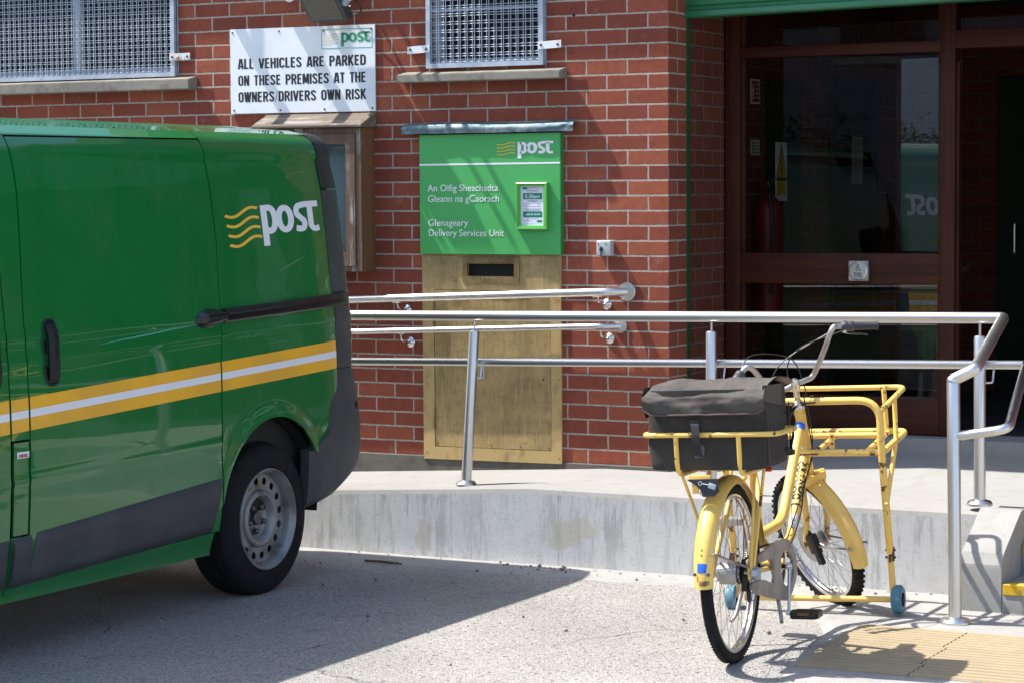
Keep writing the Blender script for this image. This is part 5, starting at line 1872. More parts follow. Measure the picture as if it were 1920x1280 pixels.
def fender(c, f, u, n, Rf, wd, a0, a1, name, mat=None, N=44):
    mb = MB()
    def fn(p, q, th=0.0):
        a = R(a0 + (a1 - a0) * p)
        x = 2 * q - 1
        taper = 1 - .10 * sm((p - .9) / .1)
        rr = Rf - .030 * abs(x) ** 2.6 - th
        endr = .012 * (1 - abs(x)) if False else 0
        return c + (f * math.cos(a) + u * math.sin(a)) * rr + n * (x * wd * .5 * taper)
    A = mb.grid(lambda p, q: fn(p, q), N, 12)
    B = mb.grid(lambda p, q: fn(p, q, .0025), N, 12)
    for ga, gb in ((A[0], B[0]), (A[-1], B[-1]), ([r[0] for r in A], [r[0] for r in B]), ([r[-1] for r in A], [r[-1] for r in B])):
        for k in range(len(ga) - 1):
            mb.bm.faces.new((ga[k], ga[k + 1], gb[k + 1], gb[k]))
    return bpart(mb, name, mat or M['bike'], None, 50)

RC = L(0.0, 0, .334)
rw = cycle_wheel(RC, L(1, 0, 0), L(0, 0, 1), L(0, 1, 0), .334, .0225, False, .075, 'rear_wheel')
mb = MB()
mb.lathe([(0, -.062), (.012, -.06), (.034, -.046), (.034, -.040), (.043, -.038), (.043, .030), (.034, .034), (.034, .040), (.016, .044), (.010, .066), (0, .066)], RC, L(0, 1, 0), 28)
bpart(mb, 'hub', M['alu'], rw)
mb = MB()
for k, (r_, off) in enumerate(((.046, .046), (.036, .052))):
    mb.lathe([(r_ - .02, off), (r_, off), (r_, off + .0025), (r_ - .02, off + .0025)], RC, L(0, 1, 0), 24)
for k in range(20):
    a = 2 * math.pi * k / 20
    mb.obox(RC + L(math.cos(a) * .048, .0472, math.sin(a) * .048), L(math.cos(a), 0, math.sin(a)), L(0, 1, 0), L(-math.sin(a), 0, math.cos(a)), .004, .0013, .003)
mb.obox(RC + L(-.01, .056, -.035), L(1, 0, 0), L(0, 1, 0), L(0, 0, 1), .03, .010, .03, .008)
mb.obox(RC + L(.01, .060, -.07), L(1, 0, .3), L(0, 1, 0), L(-.3, 0, 1), .012, .006, .04, .004)
bpart(mb, 'sprocket', M['grease'], rw)
fw = cycle_wheel(HUB, F1, FU, FN, .300, .0235, True, .06, 'front_wheel')
mb = MB()
mb.lathe([(0, -.052), (.009, -.05), (.030, -.036), (.033, -.032), (.033, -.026), (.016, -.02), (.016, .02), (.033, .026), (.033, .032), (.009, .05), (0, .052)], HUB, FN, 24, ref=FU)
mb.lathe([(.02, -.043), (.080, -.043), (.080, -.0405), (.02, -.0405)], HUB, FN, 40, ref=FU)
bpart(mb, 'hub', M['alu'], fw)
mb = MB(); mb.obox(HUB + F1 * -.055 + FN * -.05 + FU * .005, F1, FN, FU, .035, .014, .045, .01)
mb.obox(HUB + F1 * -.06 + FN * -.05 + FU * -.055, F1, FN, FU, .022, .010, .035, .008)
bpart(mb, 'brake_caliper', M['grease'], fw)
rf = fender(RC, L(1, 0, 0), L(0, 0, 1), L(0, 1, 0), .366, .078, 8, 181, 'rear_fender')
ff_ = fender(HUB, F1, FU, FN, .334, .080, 97, 203, 'front_fender')
mb = MB()
def on_fender(c, f, u, n, Rf, a, x): return c + (f * math.cos(R(a)) + u * math.sin(R(a))) * Rf + n * x
mb.grid(lambda p, q: on_fender(RC, L(1, 0, 0), L(0, 0, 1), L(0, 1, 0), .3672 - .030 * abs((-.016 + .036 * q) / .039) ** 2.6, 166.2 + 5.2 * p + .35 * q, -.016 + .036 * q * (1 - .1 * p)), 6, 8)
bpart(mb, 'blue_tape', M['blue_tape'], rf)
mb = MB()
for a, x in ((172.5, -.024), (172.5, .026)):
    p = on_fender(RC, L(1, 0, 0), L(0, 0, 1), L(0, 1, 0), .364, a, x)
    mb.disc(p, L(math.cos(R(a)), 0, math.sin(R(a))), .0065, .004, 12, .001)
for a in (158.5, 161.5):
    p = on_fender(RC, L(1, 0, 0), L(0, 0, 1), L(0, 1, 0), .366, a, -.002); mb.disc(p, L(math.cos(R(a)), 0, math.sin(R(a))), .003, .002, 8)
bpart(mb, 'screw', M['bolt'], rf)
# worn, scuffed ends of the fender
mb = MB()
mb.grid(lambda p, q: on_fender(RC, L(1, 0, 0), L(0, 0, 1), L(0, 1, 0), .3672 - .030 * abs(1.5 * (q - .5)) ** 2.6, 176.2 + 2.6 * p + .8 * noise.noise(Vector((q * 6, p * 3, 0))), -.022 + .048 * q), 6, 10)
bpart(mb, 'scuff', pm('road_grime', (.16, .11, .05), .9, 0, (.62, .42, .11), 40, .42, .56), rf)
mb = MB()
for sd in (-1, 1):
    p = HUB + FN * (sd * .052); q = on_fender(HUB, F1, FU, FN, .330, 186, sd * .037)
    mb.tube([p, q], .0055 if sd < 0 else .0042, 8)
    mb.disc(q, FN * sd, .007, .006, 10)
bpart(mb, 'stay', M['alu'], ff_)
# fork
mb = MB()
cr = HT - SA * .345
mb.tube([HT - SA * .215, cr], .017, 14)
mb.obox(cr + SA * .01, F1, FN, SA, .028, .062, .018, .010, 3)
for sd in (-1, 1):
    a = cr + FN * (sd * .050); b = HUB + FN * (sd * .055)
    mid = a + (b - a) * .6 - F1 * .012
    mb.tube(smooth_path([a + SA * .01, a + (mid - a) * .5, mid, b + FU * .012], 6), [.0165] * 7 + [.015] * 6 + [.0115] * 6, 12)
    mb.obox(b, F1, FN, FU, .014, .004, .022, .003)
bpart(mb, 'fork', M['bike_rust'])
mb = MB(); mb.obox(cr + F1 * .045 + SA * .004, F1, FN, SA, .030, .022, .026, .010, 3); mb.obox(cr - F1 * .03 + SA * .0, F1, FN, SA, .02, .05, .02, .008, 3)
bpart(mb, 'fender_bracket', M['bike'])

# frame
HB = HT - SA * .215
BB = L(.53, .012, .292)
mb = MB()
mb.tube([HB, HT], .0225, 18)
mb.tube([HT - SA * .018, HT - SA * .034], .0250, 18); mb.tube([HB + SA * .014, HB], .0250, 18)
up_t = fillet([HT - SA * .062, L(.672, .012, .436), L(.36, .010, .428)], .09, 8)
mb.tube(up_t, .0205, 16)
mb.tube([HB + SA * .035, L(.80, .012, .365), BB], .0195, 16)
mb.tube([BB, L(.36, .010, .428), L(.27, .010, .84)], .017, 14)
mb.lathe([(0, -.045), (.024, -.045), (.024, .042), (0, .042)], BB, L(0, 1, 0), 20)
for sd in (-1, 1):
    ax_ = L(0, sd * .072, .334)
    mb.tube(fillet([BB + L(-.02, sd * .03, 0), L(.38, sd * .052, .30), ax_], .06), .010, 10)
    mb.tube(fillet([L(.30, sd * .02, .66), L(.22, sd * .055, .60), ax_ + L(0, 0, .01)], .05), .0105, 10)
    mb.obox(ax_, L(1, 0, 0), L(0, 1, 0), L(0, 0, 1), .022, .003, .022, .004)
frm = bpart(mb, 'frame', M['bike'])
def around(p, d, r_, h_, name, mat, parent):
    mb = MB(); mb.tube([p, p + d * h_], r_, 18); return bpart(mb, name, mat, parent)
du = (L(.672, .012, .436) - (HT - SA * .062)).normalized()
around(HT - SA * .062 + du * .024, du, .0211, .030, 'blue_tape', M['blue_tape'], frm)
dd = (L(.80, .012, .365) - (HB + SA * .035)).normalized()
p0 = HB + SA * .035
# lettering that runs along the down tube
mb = MB()
view = (bm4.inverted() @ Vector((5.009, -10.878, 1.755))).normalized()
side_v = dd.cross(view).normalized(); nrm = side_v.cross(dd).normalized()
if nrm.dot(view) < 0: nrm = -nrm
tw = R(38)
def tube_text(txt, size, along, turn, width, dirn=-1, mat=None, name='lettering', off=.0199):
    mb = MB(); n2 = (nrm * math.cos(turn) + (dd.cross(nrm)) * math.sin(turn)).normalized()
    uu_ = -dd; vv_ = n2.cross(uu_).normalized()
    tmp = MB(); text_into(tmp, txt, size, (0, 0, 0), X, Z, width=width, align='LEFT', bold=.0018, depth=.0002)
    for v in tmp.bm.verts:
        th = v.co.z - size * .35
        a_ = th / off
        base = p0 + dd * (along - v.co.x)
        rad = n2 * math.cos(a_) + vv_ * math.sin(a_)
        v.co = base + rad * (off + .0004 - v.co.y * 1.0)
    me_ = tmp
    return bpart(me_, name, mat or M['ink'], frm, 0)
tube_text('MONARK', .033, .270, R(-30), .185)
tube_text('MONARK', .033, .270, R(62), .185)
mb = MB()
def st_fn(p, q):
    a_ = -.75 + 1.5 * q
    n2 = nrm; vv_ = n2.cross(-dd).normalized()
    return p0 + dd * (.335 + .062 * p) + (n2 * math.cos(a_) + vv_ * math.sin(a_)) * .0200
mb.grid(st_fn, 4, 10); bpart(mb, 'number_sticker', M['vinyl_white'], frm)
def num_fn():
    tmp = MB(); text_into(tmp, '1800', .022, (0, 0, 0), X, Z, width=.052, bold=.0002, depth=.0002)
    n2 = nrm; vv_ = n2.cross(-dd).normalized()
    for v in tmp.bm.verts:
        a_ = -(v.co.z - .008) / .0199
        v.co = p0 + dd * (.340 + v.co.x) + (n2 * math.cos(a_) + vv_ * math.sin(a_)) * (.0205)
    return bpart(tmp, 'number', M['ink'], frm, 0)
num_fn()
around(p0 + dd * .285, dd, .0205, .007, 'clamp', M['grease'], frm)
# headset, stem and handlebar
mb = MB()
mb.lathe([(.0, -.002), (.0245, -.002), (.0265, .006), (.0245, .013), (.020, .016), (.0195, .022), (.0165, .024), (.0165, .030), (.0125, .032), (.0125, .078), (.014, .080)], HT, SA, 24)
mb.lathe([(.0175, .078), (.0185, .082), (.0185, .118), (.016, .126), (.008, .128), (0, .128)], HT, SA, 20)
mb.lathe([(.0065, .127), (.0065, .132), (0, .133)], HT, SA, 6)
bpart(mb, 'stem', M['chrome'])
base = SA * .105
def HP(a, b, c): return HT + ROT @ (L(a, b, c)) + base
half = [(0, 0, 0), (.012, .055, -.004), (.023, .102, -.002), (-.02, .140, .05), (-.054, .163, .090), (-.082, .192, .135), (-.090, .215, .153), (-.088, .245, .145), (-.133, .379, .090)]
bar = [HP(a, -b, c) for a, b, c in half[:0:-1]] + [HP(a, b, c) for a, b, c in half]
mb = MB(); mb.tube(smooth_path(bar, 6), .0112, 12)
hb = bpart(mb, 'handlebar', M['alu'])
for sd in (-1, 1):
    a = HP(-.105, sd * .295, .124); b = HP(-.136, sd * .386, .087); d = (b - a).normalized()
    mb = MB(); mb.lathe([(0, 0), (.0165, 0), (.0172, .004), (.0160, .01), (.0160, .085), (.0178, .092), (.0178, .098), (0, .100)], a, d, 18)
    bpart(mb, 'grip', M['grip'], hb)
    mb = MB(); mb.lathe([(.0, -.052), (.016, -.052), (.021, -.046), (.022, -.030), (.019, -.026), (.0205, -.020), (.0205, -.004), (.0165, 0), (0, 0)], a, d, 16)
    sh = bpart(mb, 'gear_shifter', M['van_dark'], hb)
    up_ = Vector((0, 0, 1)); fw_ = (ROT @ L(1, 0, 0)); dn = d.cross(fw_).normalized()
    mb = MB(); mb.lathe([(0, -.008), (.011, -.008), (.0125, .0), (.011, .007), (.006, .010), (0, .011)], a - d * .038 + Vector((0, 0, .010)), (Vector((0, 0, .6)) - F1 * .8), 18)
    mb.disc(a - d * .045 + Vector((0, 0, -.020)), -F1, .007, .016, 12, .003)
    bpart(mb, 'bell' if sd > 0 else 'brake_clamp', M['chrome'], hb)
    mb = MB(); mb.tube(smooth_path([a - d * .035 + F1 * .01 + Vector((0, 0, -.02)), a - d * .005 + F1 * .04 + Vector((0, 0, -.024)), a + d * .05 + F1 * .045 + Vector((0, 0, -.027)), a + d * .075 + F1 * .040 + Vector((0, 0, -.032))]), [.006] * 7 + [.0055] * 6 + [.005] * 6, 8, flat=(1.2, .8))
    bpart(mb, 'brake_lever', M['black_gloss'], hb)
ra = HP(-.105, .295, .126); la = HP(-.105, -.295, .126)
mb = MB()
mb.tube(smooth_path([ra + L(-.005, -.03, .012), ra + L(.01, -.115, -.03), HT + L(.02, -.08, .17), HT + L(.03, -.12, .03), HB + L(.03, -.03, .03), HUB + F1 * -.06 + FU * .28, HUB + F1 * -.055 + FN * -.05 + FU * .05], 8), .0026, 6)
mb.tube(smooth_path([ra + L(0, -.05, -.02), HT + L(.04, -.0, .235), HT + L(.06, -.06, .14), HT + L(.05, -.012, .0), HB + L(-.02, -.025, 0), p0 + dd * .2 + L(0, -.024, 0), BB + L(.05, -.02, .01)], 8), .0026, 6)
mb.tube(smooth_path([la + L(.01, .01, 0), la + L(.12, .03, .09), HT + L(.02, -.04, .20), HT + L(.06, .005, .10), HT + L(.05, .025, -.02), HB + L(0, .026, .02), p0 + dd * .2 + L(0, .022, 0), BB + L(.05, .02, .03)], 8), .0026, 6)
mb.tube(smooth_path([HT + L(-.03, .03, .05), HT + L(.00, .032, -.05), HB + L(-.02, .030, .0), p0 + dd * .18 + L(0, .023, .0), p0 + dd * .34 + L(0, .024, 0), L(.70, .03, .33)], 8), .0030, 6)
bpart(mb, 'brake_cable', M['cable'])
# front carrier: big hoop, two-level basket frame, braces
T0 = .012
def T_(s, t, u): return L(s, t + T0, u)
mb = MB()
mb.tube(fillet([T_(1.09, -.333, .255), T_(1.005, -.333, .70), T_(1.0, -.335, .890), T_(1.0, .335, .890), T_(1.005, .333, .70), T_(1.09, .333, .255)], [0, .15, .10, .10, .15, 0], 8), .0155, 14)
rk = bpart(mb, 'front_carrier', M['bike_rust'])
mb = MB()
mb.tube(fillet([T_(1.012, -.333, .673), T_(1.40, -.350, .728), T_(1.40, .350, .728), T_(1.012, .333, .673)], .05, 6), .0135, 12)
mb.tube([T_(1.02, -.333, .676), T_(1.02, .333, .676)], .0145, 12)
mb.tube([T_(1.14, -.338, .735), T_(1.14, .305, .735)], .0125, 12)
mb.tube(fillet([T_(1.0, -.335, .842), T_(1.40, -.350, .912), T_(1.40, .350, .912), T_(1.0, .335, .842)], .045, 6), .0115, 12)
bpart(mb, 'carrier_rail', M['bike_rust'], rk)
mb = MB()
for t in (-.26, -.06, .06, .27):
    mb.tube([T_(1.02, t, .679), T_(1.40, t + .005, .727)], .0115, 10)
for sd in (-1, 1):
    mb.tube([T_(1.39, sd * .262, .905), T_(1.39, sd * .268, .735)], .0105, 10)
    mb.tube([T_(1.22, sd * .345, .88), T_(1.22, sd * .346, .71), T_(1.03, sd * .340, .46)], .0100, 10)
mb.obox(T_(1.12, .10, .715), L(1, 0, 0), L(0, 1, 0), L(0, 0, 1), .003, .011, .032, .002)
bpart(mb, 'carrier_strut', M['bike_rust'], rk)
mb = MB()
for s, t, u in ((1.0, .055, .905), (1.0, -.06, .905), (1.02, .07, .692), (1.02, -.05, .692), (1.12, .10, .70), (1.12, .10, .73)):
    mb.disc(T_(s, t, u), L(0, 0, 1), .008, .008, 6)
mb.obox(T_(.985, 0, .885), L(1, 0, 0), L(0, 1, 0), L(0, 0, 1), .030, .075, .003, .002); mb.obox(T_(1.03, 0, .672), L(1, 0, 0), L(0, 1, 0), L(0, 0, 1), .030, .07, .003, .002)
bpart(mb, 'bolt', M['bark'], rk)
# folding stand with castors
mb = MB()
for sd in (-1, 1):
    mb.tube([T_(1.092, sd * .333, .245), T_(1.118, sd * .333, .062)], .0135, 12)
mb.tube([T_(1.118, -.300, .060), T_(1.118, .335, .060)], .0125, 12)
sd_ = bpart(mb, 'stand', M['bike'])
mb = MB()
for sd in (-1, 1):
    mb.obox(T_(1.090, sd * .333, .252), L(.1, 0, 1), L(0, 1, 0), L(1, 0, -.1), .034, .005, .013, .003)
    mb.obox(T_(1.090, sd * (.333 + .013), .252), L(.1, 0, 1), L(0, 1, 0), L(1, 0, -.1), .030, .003, .012, .002)
    for u in (.268, .238):
        mb.tube([T_(1.09, sd * .333 - .02, u), T_(1.09, sd * .333 + .022, u)], .0055, 8)
bpart(mb, 'hinge', M['bark'], sd_)
for sd in (-1, 1):
    c = T_(1.118, sd * .352, .060)
    mb = MB(); mb.lathe([(.030, -.020), (.050, -.021), (.058, -.016), (.060, -.006), (.060, .006), (.058, .016), (.050, .021), (.030, .020)], c, L(0, 1, 0), 36)
    cw_ = bpart(mb, 'castor', M['castor'])
    mb = MB(); mb.lathe([(0, -.018), (.030, -.018), (.031, -.020)], c, L(0, 1, 0), 24); mb.lathe([(.031, .020), (.028, .012), (.012, .012), (.010, .022), (0, .022)], c, L(0, 1, 0), 24)
    bpart(mb, 'castor_hub', M['black_gap'], cw_)
# rear carrier
mb = MB()
mb.tube(fillet([T_(.055, -.252, .868), T_(-.245, -.252, .873), T_(-.245, .252, .873), T_(.055, .252, .868)], .05, 8, closed=True), .0095, 12, closed=True)
for t in (-.125, .112):
    mb.tube(fillet([T_(-.245, t, .870), T_(-.235, t, .725), T_(.10, t, .722), T_(.10, t, .868)], .055, 8), .0095, 12)
mb.tube([T_(.02, -.125, .722), T_(.02, .112, .722)], .008, 8)
rr_ = bpart(mb, 'rear_carrier', M['bike_rust'])
mb = MB()
for sd in (-1, 1):
    mb.obox((L(.07, sd * .088, .715) + L(.0, sd * .078, .34)) / 2, (L(.07, sd * .088, .715) - L(.0, sd * .078, .34)), L(0, 1, 0), L(1, 0, 0), .192, .003, .012, .001)
mb.tube([T_(-.225, -.11, .718), T_(.0, -.092, .42), L(0, -.08, .34)], .006, 8)
mb.tube([T_(.11, .10, .715), L(.02, .084, .36)], .006, 8)
bpart(mb, 'carrier_stay', M['bike_rust'], rr_)
mb = MB(); mb.obox(T_(-.252, -.035, .716), L(1, 0, 0), L(0, 1, 0), L(0, 0, 1), .010, .042, .012, .003); mb.obox(T_(-.252, -.055, .69), L(1, 0, 0), L(0, 1, 0), L(0, 0, 1), .006, .012, .03, .003)
bpart(mb, 'lamp_bracket', M['bike'], rr_)
mb = MB()
pts2 = [(-.072, .713), (.045, .716), (.050, .668), (.030, .652), (-.012, .650), (-.022, .676), (-.040, .694)]
mb.prism(pts2, (0, -.262, 0), (1, 0, 0), (0, 0, 1), (0, -.003, 0))
fl_ = bpart(mb, 'lock_flap', M['flapcloth'], rr_, 20)
mb = MB(); mb.obox(T_(-.2665, .012, .689), L(0, 1, -.35), L(1, 0, 0), L(0, .35, 1), .014, .0012, .010, .001); mb.tube([T_(-.2665, -.028, .699), T_(-.2665, .0, .694)], .0022, 6); mb.lathe([(.005, 0), (.008, 0), (.008, .002), (.005, .002)], T_(-.2665, -.032, .700), L(-1, 0, 0), 12)
bpart(mb, 'key_tag', M['plastic_grey'], rr_)
mb = MB(); mb.lathe([(0, 0), (.010, 0), (.010, .02), (.006, .026), (0, .027)], L(.125, .115, .708), L(-.3, 1, 0), 12); bpart(mb, 'red_knob', M['red_lamp'], rr_)
# chain guard, cranks and pedals
mb = MB()
gx = .072
S_ = -.055
outer = [(a + S_, b) for a, b in ((.119, .385), (.303, .400), (.468, .409), (.560, .392), (.632, .345), (.672, .276), (.655, .228), (.606, .190), (.555, .168), (.498, .160), (.273, .206), (.051, .262), (.040, .300), (.193, .290), (.330, .252), (.352, .290), (.318, .352), (.143, .356))]
hole = [(a + S_, b) for a, b in ((.435, .300), (.452, .340), (.490, .358), (.535, .357), (.585, .338), (.618, .297), (.615, .245), (.580, .215), (.52, .207), (.462, .232))]
def rnd_loop(P_, r_): return [(p.x, p.y) for p in fillet([(a, b, 0) for a, b in P_], r_, 4, closed=True)]
mb.plate([rnd_loop(outer, .03), rnd_loop(hole, .04)], (gx, 0, 0), (0, 1, 0), (0, 0, 1), (.012, 0, 0))
bmesh.ops.recalc_face_normals(mb.bm, faces=mb.bm.faces)
bpart(mb, 'chain_guard', M['guard'], None, 35)
CC = L(.475, .0, .290)
mb = MB()
mb.lathe([(.055, .048), (.088, .048), (.088, .051), (.055, .051)], CC, L(0, 1, 0), 44)
for k in range(5):
    a = 2 * math.pi * k / 5
    mb.obox(CC + L(math.cos(a) * .04, .050, math.sin(a) * .04), L(math.cos(a), 0, math.sin(a)), L(0, 1, 0), L(-math.sin(a), 0, math.cos(a)), .03, .002, .007)
mb.tube([CC + L(0, -.06, 0), CC + L(0, .085, 0)], .009, 10)
for u in (.088, -.088):
    mb.tube(smooth_path([CC + L(0, .052, u), L(.24, .052, .334 + u * .75 - (.03 if u < 0 else 0)), L(0, .050, .334 + u * .52)], 6), .0045, 6)
bpart(mb, 'chainring', M['grease'])
for sd, dv in ((1, L(-.075, .012, -.170)), (-1, L(.075, -.012, .170))):
    a = CC + L(0, sd * .090, 0); b = a + dv
    mb = MB(); mb.tube([a + L(0, sd * .002, 0), a + dv * .5, b], [.0115, .0090, .0085], 10, flat=(1, .65)); mb.disc(a - L(0, sd * .012, 0), L(0, sd, 0), .0145, .022, 16, .003); mb.disc(b - L(0, sd * .008, 0), L(0, sd, 0), .011, .016, 12, .002)
    ck = bpart(mb, 'crank', M['chrome'])
    c = b + L(0, sd * .070, -.004)
    mb = MB(); mb.lathe([(0, -.058), (.016, -.058), (.018, -.05), (.018, .048), (.014, .052), (0, .052)], c, L(0, sd, 0), 8)
    for q in (-1, 1):
        mb.obox(c + L(q * .034, 0, 0), L(1, 0, 0), L(0, 1, 0), L(0, 0, 1), .012, .050, .014, .005)
        mb.obox(c + L(q * .018, -.0, .0), L(1, 0, 0), L(0, 1, 0), L(0, 0, 1), .020, .047, .009, .002)
    for q in (-.052, .052):
        mb.obox(c + L(0, q, 0), L(1, 0, 0), L(0, 1, 0), L(0, 0, 1), .040, .004, .012, .003)
    pd = bpart(mb, 'pedal', M['black_gloss'] if sd > 0 else M['alu'], None, 30)
    if sd < 0: continue
    mb = MB()
    for q in (-1, 1):
        mb.obox(c + L(q * .0462, 0, .006), L(1, 0, 0), L(0, 1, 0), L(0, 0, 1), .0006, .022, .0035)
    bpart(mb, 'reflector', M['amber'], pd)
# saddle on its post, hidden behind the bag from the front of the yard
mb = MB(); mb.tube([L(.272, .010, .82), L(.255, .010, .93)], .013, 12); bpart(mb, 'seat_post', M['chrome'])
mb = MB()
def sad(p, q):
    a = 2 * math.pi * q
    s = .40 - .27 * p
    wd_ = .028 + .075 * sm((p - .35) / .5)
    if p > .93: wd_ *= math.sqrt(max(0, 1 - ((p - .93) / .07) ** 2)) * .9 + .1
    if p < .06: wd_ *= math.sqrt(max(0.02, 1 - ((.06 - p) / .06) ** 2))
    return L(s, .010 + wd_ * math.cos(a), .955 + .025 * math.sin(a) * (1 if math.sin(a) > 0 else 1.3) + .012 * sm((p - .6) / .4))
mb.grid(sad, 24, 20); bpart(mb, 'saddle', M['black_gloss'], None, 60)
# centre stand and spring seen through the rear wheel
mb = MB()
for sd in (-1, 1):
    mb.tube([L(.38, sd * .05, .29), L(.33, sd * .09, .12), L(.30, sd * .10, .10)], .008, 8)
bpart(mb, 'centre_stand', M['alu'])
mb = MB()
sp_ = [L(.33 + .008 * math.cos(k * .9), -.035 + .008 * math.sin(k * .9), .46 - .0011 * k) for k in range(110)]
mb.tube(sp_, .0016, 5); bpart(mb, 'spring', M['spoke'])
mb = MB(); mb.tube([L(-.345, .042, .455), L(.03, .070, .345)], .0062, 8, flat=(1.2, .7)); bpart(mb, 'fender_stay', M['alu'])
mb = MB(); mb.tube([L(.03, .074, .338), L(-.02, .095, .336)], .012, 12); mb.obox(L(.05, .080, .325), L(1, 0, 0), L(0, 1, 0), L(0, 0, 1), .02, .016, .022, .006); bpart(mb, 'axle_nut', M['galv'])

# ---------------------------------------------------------------- the bag on the rear carrier
bagm = bm4.copy(); bagm.translation = bm4 @ L(-.04, .008, .742)
bag = thing('delivery_bag', 'charcoal canvas delivery bag strapped on the rear carrier of the yellow bicycle', 'bag', mat=bagm)
OB = L(-.04, .008, .742)
def gpart(mb, name, mat, parent=None, smooth=55):
    mb.bm.transform(Matrix.Translation(-OB)); return mb.build(name, mat, parent or bag, smooth=smooth, world=False)
BS0, BS1, BT0, BT1, BU0, BU1 = -.240, .130, -.226, .216, .742, 1.035
def rbox(u, v, s0, s1, t0, t1, r):
    """rounded rectangle in plan, u 0..1 round it"""
    w_, d_ = (t1 - t0) / 2, (s1 - s0) / 2
    a = 2 * math.pi * u
    c, s = math.cos(a), math.sin(a)
    p = 2 / r
    return ((t0 + t1) / 2 + w_ * abs(c) ** p * (1 if c > 0 else -1), (s0 + s1) / 2 + d_ * abs(s) ** p * (1 if s > 0 else -1))
mb = MB()
def bagf(u, v):
    if v < .08:
        k = v / .08; sh = 1 - .10 * (1 - math.sqrt(max(0, 1 - (1 - k) ** 2))); uu_ = BU0 + .03 * (1 - math.sqrt(max(0, 1 - k * k)) if k < 1 else 1)
        sh = .90 + .10 * math.sqrt(max(0, 1 - (1 - k) ** 2)); uu_ = BU0 + .032 * k * k
    else:
        k = (v - .08) / .92; sh = 1.0; uu_ = BU0 + .032 + (BU1 - BU0 - .032) * k
    t, s = rbox(u, v, BS0, BS1, BT0, BT1, 9.0)
    tc, sc_ = (BT0 + BT1) / 2, (BS0 + BS1) / 2
    bul = 1 + .012 * math.sin(math.pi * v) - .03 * max(0, v - .8)
    n_ = noise.noise(Vector((t * 7, s * 7, uu_ * 6))) * .009 + noise.noise(Vector((t * 19, s * 19, uu_ * 11))) * .003 - .006 * math.sin(math.pi * v) * max(0, math.cos(6 * t))
    q = Vector((tc + (t - tc) * sh * bul, sc_ + (s - sc_) * sh * bul, uu_))
    d = Vector((t - tc, s - sc_, 0)).normalized()
    return q + d * n_
mb.grid(bagf, 120, 40)
cap = [bagf(k / 60, 0) for k in range(60)]
mb.face(cap)
mb.face([bagf(k / 60, 1) for k in range(60)])
bgo = gpart(mb, 'body', M['canvas'])
# flap over the top, falling over the back face; its right corner curls up
mb = MB()
def flap(u, v, th=0.0):
    t = BT0 - .006 + (BT1 - BT0 + .018) * u
    # v 0: front edge on top, 1: lower hem on the rear face
    path = [(BS1 + .004, 1.030), (.05, 1.052), (-.08, 1.058), (-.17, 1.052), (-.222, 1.032), (-.246, 1.010), (-.254, .985), (-.252, .950)]
    k = v * (len(path) - 1); i = min(len(path) - 2, int(k)); f = k - i
    s = path[i][0] * (1 - f) + path[i + 1][0] * f; z = path[i][1] * (1 - f) + path[i + 1][1] * f
    wr = .014 * noise.noise(Vector((t * 6, v * 4, .3))) + .007 * noise.noise(Vector((t * 17, v * 9, 2.3))) + .003 * noise.noise(Vector((t * 40, v * 14, 5)))
    fold = .007 * math.sin(9 * u + 2 * math.sin(4 * u)) * sm((v - .45) / .2) * sm((1.0 - v) / .25)
    hem = .018 * max(0, abs(2 * u - 1) - .86) / .14 * sm((v - .6) / .4)
    p = L(s - .004 - fold - (wr * .6 if v > .5 else 0), t, z + (wr if v < .6 else wr * .3) + hem)
    if u > .90:
        e = (u - .90) / .10
        lift = sm((.62 - v) / .5)
        p += L(-.0, .006 * e * lift, .016 * e * e * lift)
    if u < .05:
        p.z -= .022 * (1 - u / .05) ** 2 * sm((.75 - v) / .3); 
    return p + L(th, 0, -th)
A = mb.grid(lambda u, v: flap(u, v), 80, 46)
gpart(mb, 'flap', M['canvas_flap'], bgo)
mb = MB(); mb.grid(lambda u, v: flap(u, v, .004), 60, 30); gpart(mb, 'flap_lining', M['lining'], bgo)
mb = MB(); mb.tube([flap(k / 60, 1.0) + L(-.001, 0, -.002) for k in range(61)], .0042, 6)
gpart(mb, 'flap_piping', M['piping'], bgo)
# sagging left side of the flap
mb = MB()
mb.grid(lambda u, v: L(-.225 + .36 * u, BT0 - .006 - .012 * math.sin(math.pi * v) - .004 * noise.noise(Vector((u * 9, v * 5, 0))), 1.045 - .11 * v * (1 - .1 * u)), 20, 14)
gpart(mb, 'flap_side', M['canvas_flap'], bgo)
mb = MB()
mb.grid(lambda u, v: L(-.236 + .05 * sm(v), BT1 - .005 + (.012) * v + .006 * math.sin(3 * v), .93 + .11 * u) if False else L(-.24 + .25 * v, BT1 + .004 + .014 * math.sin(math.pi * v) * u, .955 + .035 * (1 - v) + (.058 + .025 * v) * u), 10, 16)
gpart(mb, 'flap_side', M['canvas_flap'], bgo)
mb = MB()
for t in (-.150, .115):
    mb.obox(L(-.250, t, .938), L(0, 1, 0), L(1, 0, 0), L(0, 0, 1), .013, .003, .011, .002)
gpart(mb, 'flap_tab', M['strap'], bgo)
mb = MB()
sx_ = -.028
pth = [(-.252, sx_ - .008, .924), (-.260, sx_ - .004, .910), (-.268, sx_, .870), (-.266, sx_ + .002, .84), (-.258, sx_ + .004, .80), (-.262, sx_ + .010, .792), (-.248, sx_ + .016, .84)]
def strapf(u, v):
    k = v * 6; i = min(5, int(k)); f = k - i
    return L(*[pth[i][q] * (1 - f) + pth[i + 1][q] * f for q in range(3)]) + L(-.004, .030 * (u - .5), 0)
mb.grid(strapf, 4, 36)
st_ = gpart(mb, 'strap', M['strap'], bgo)
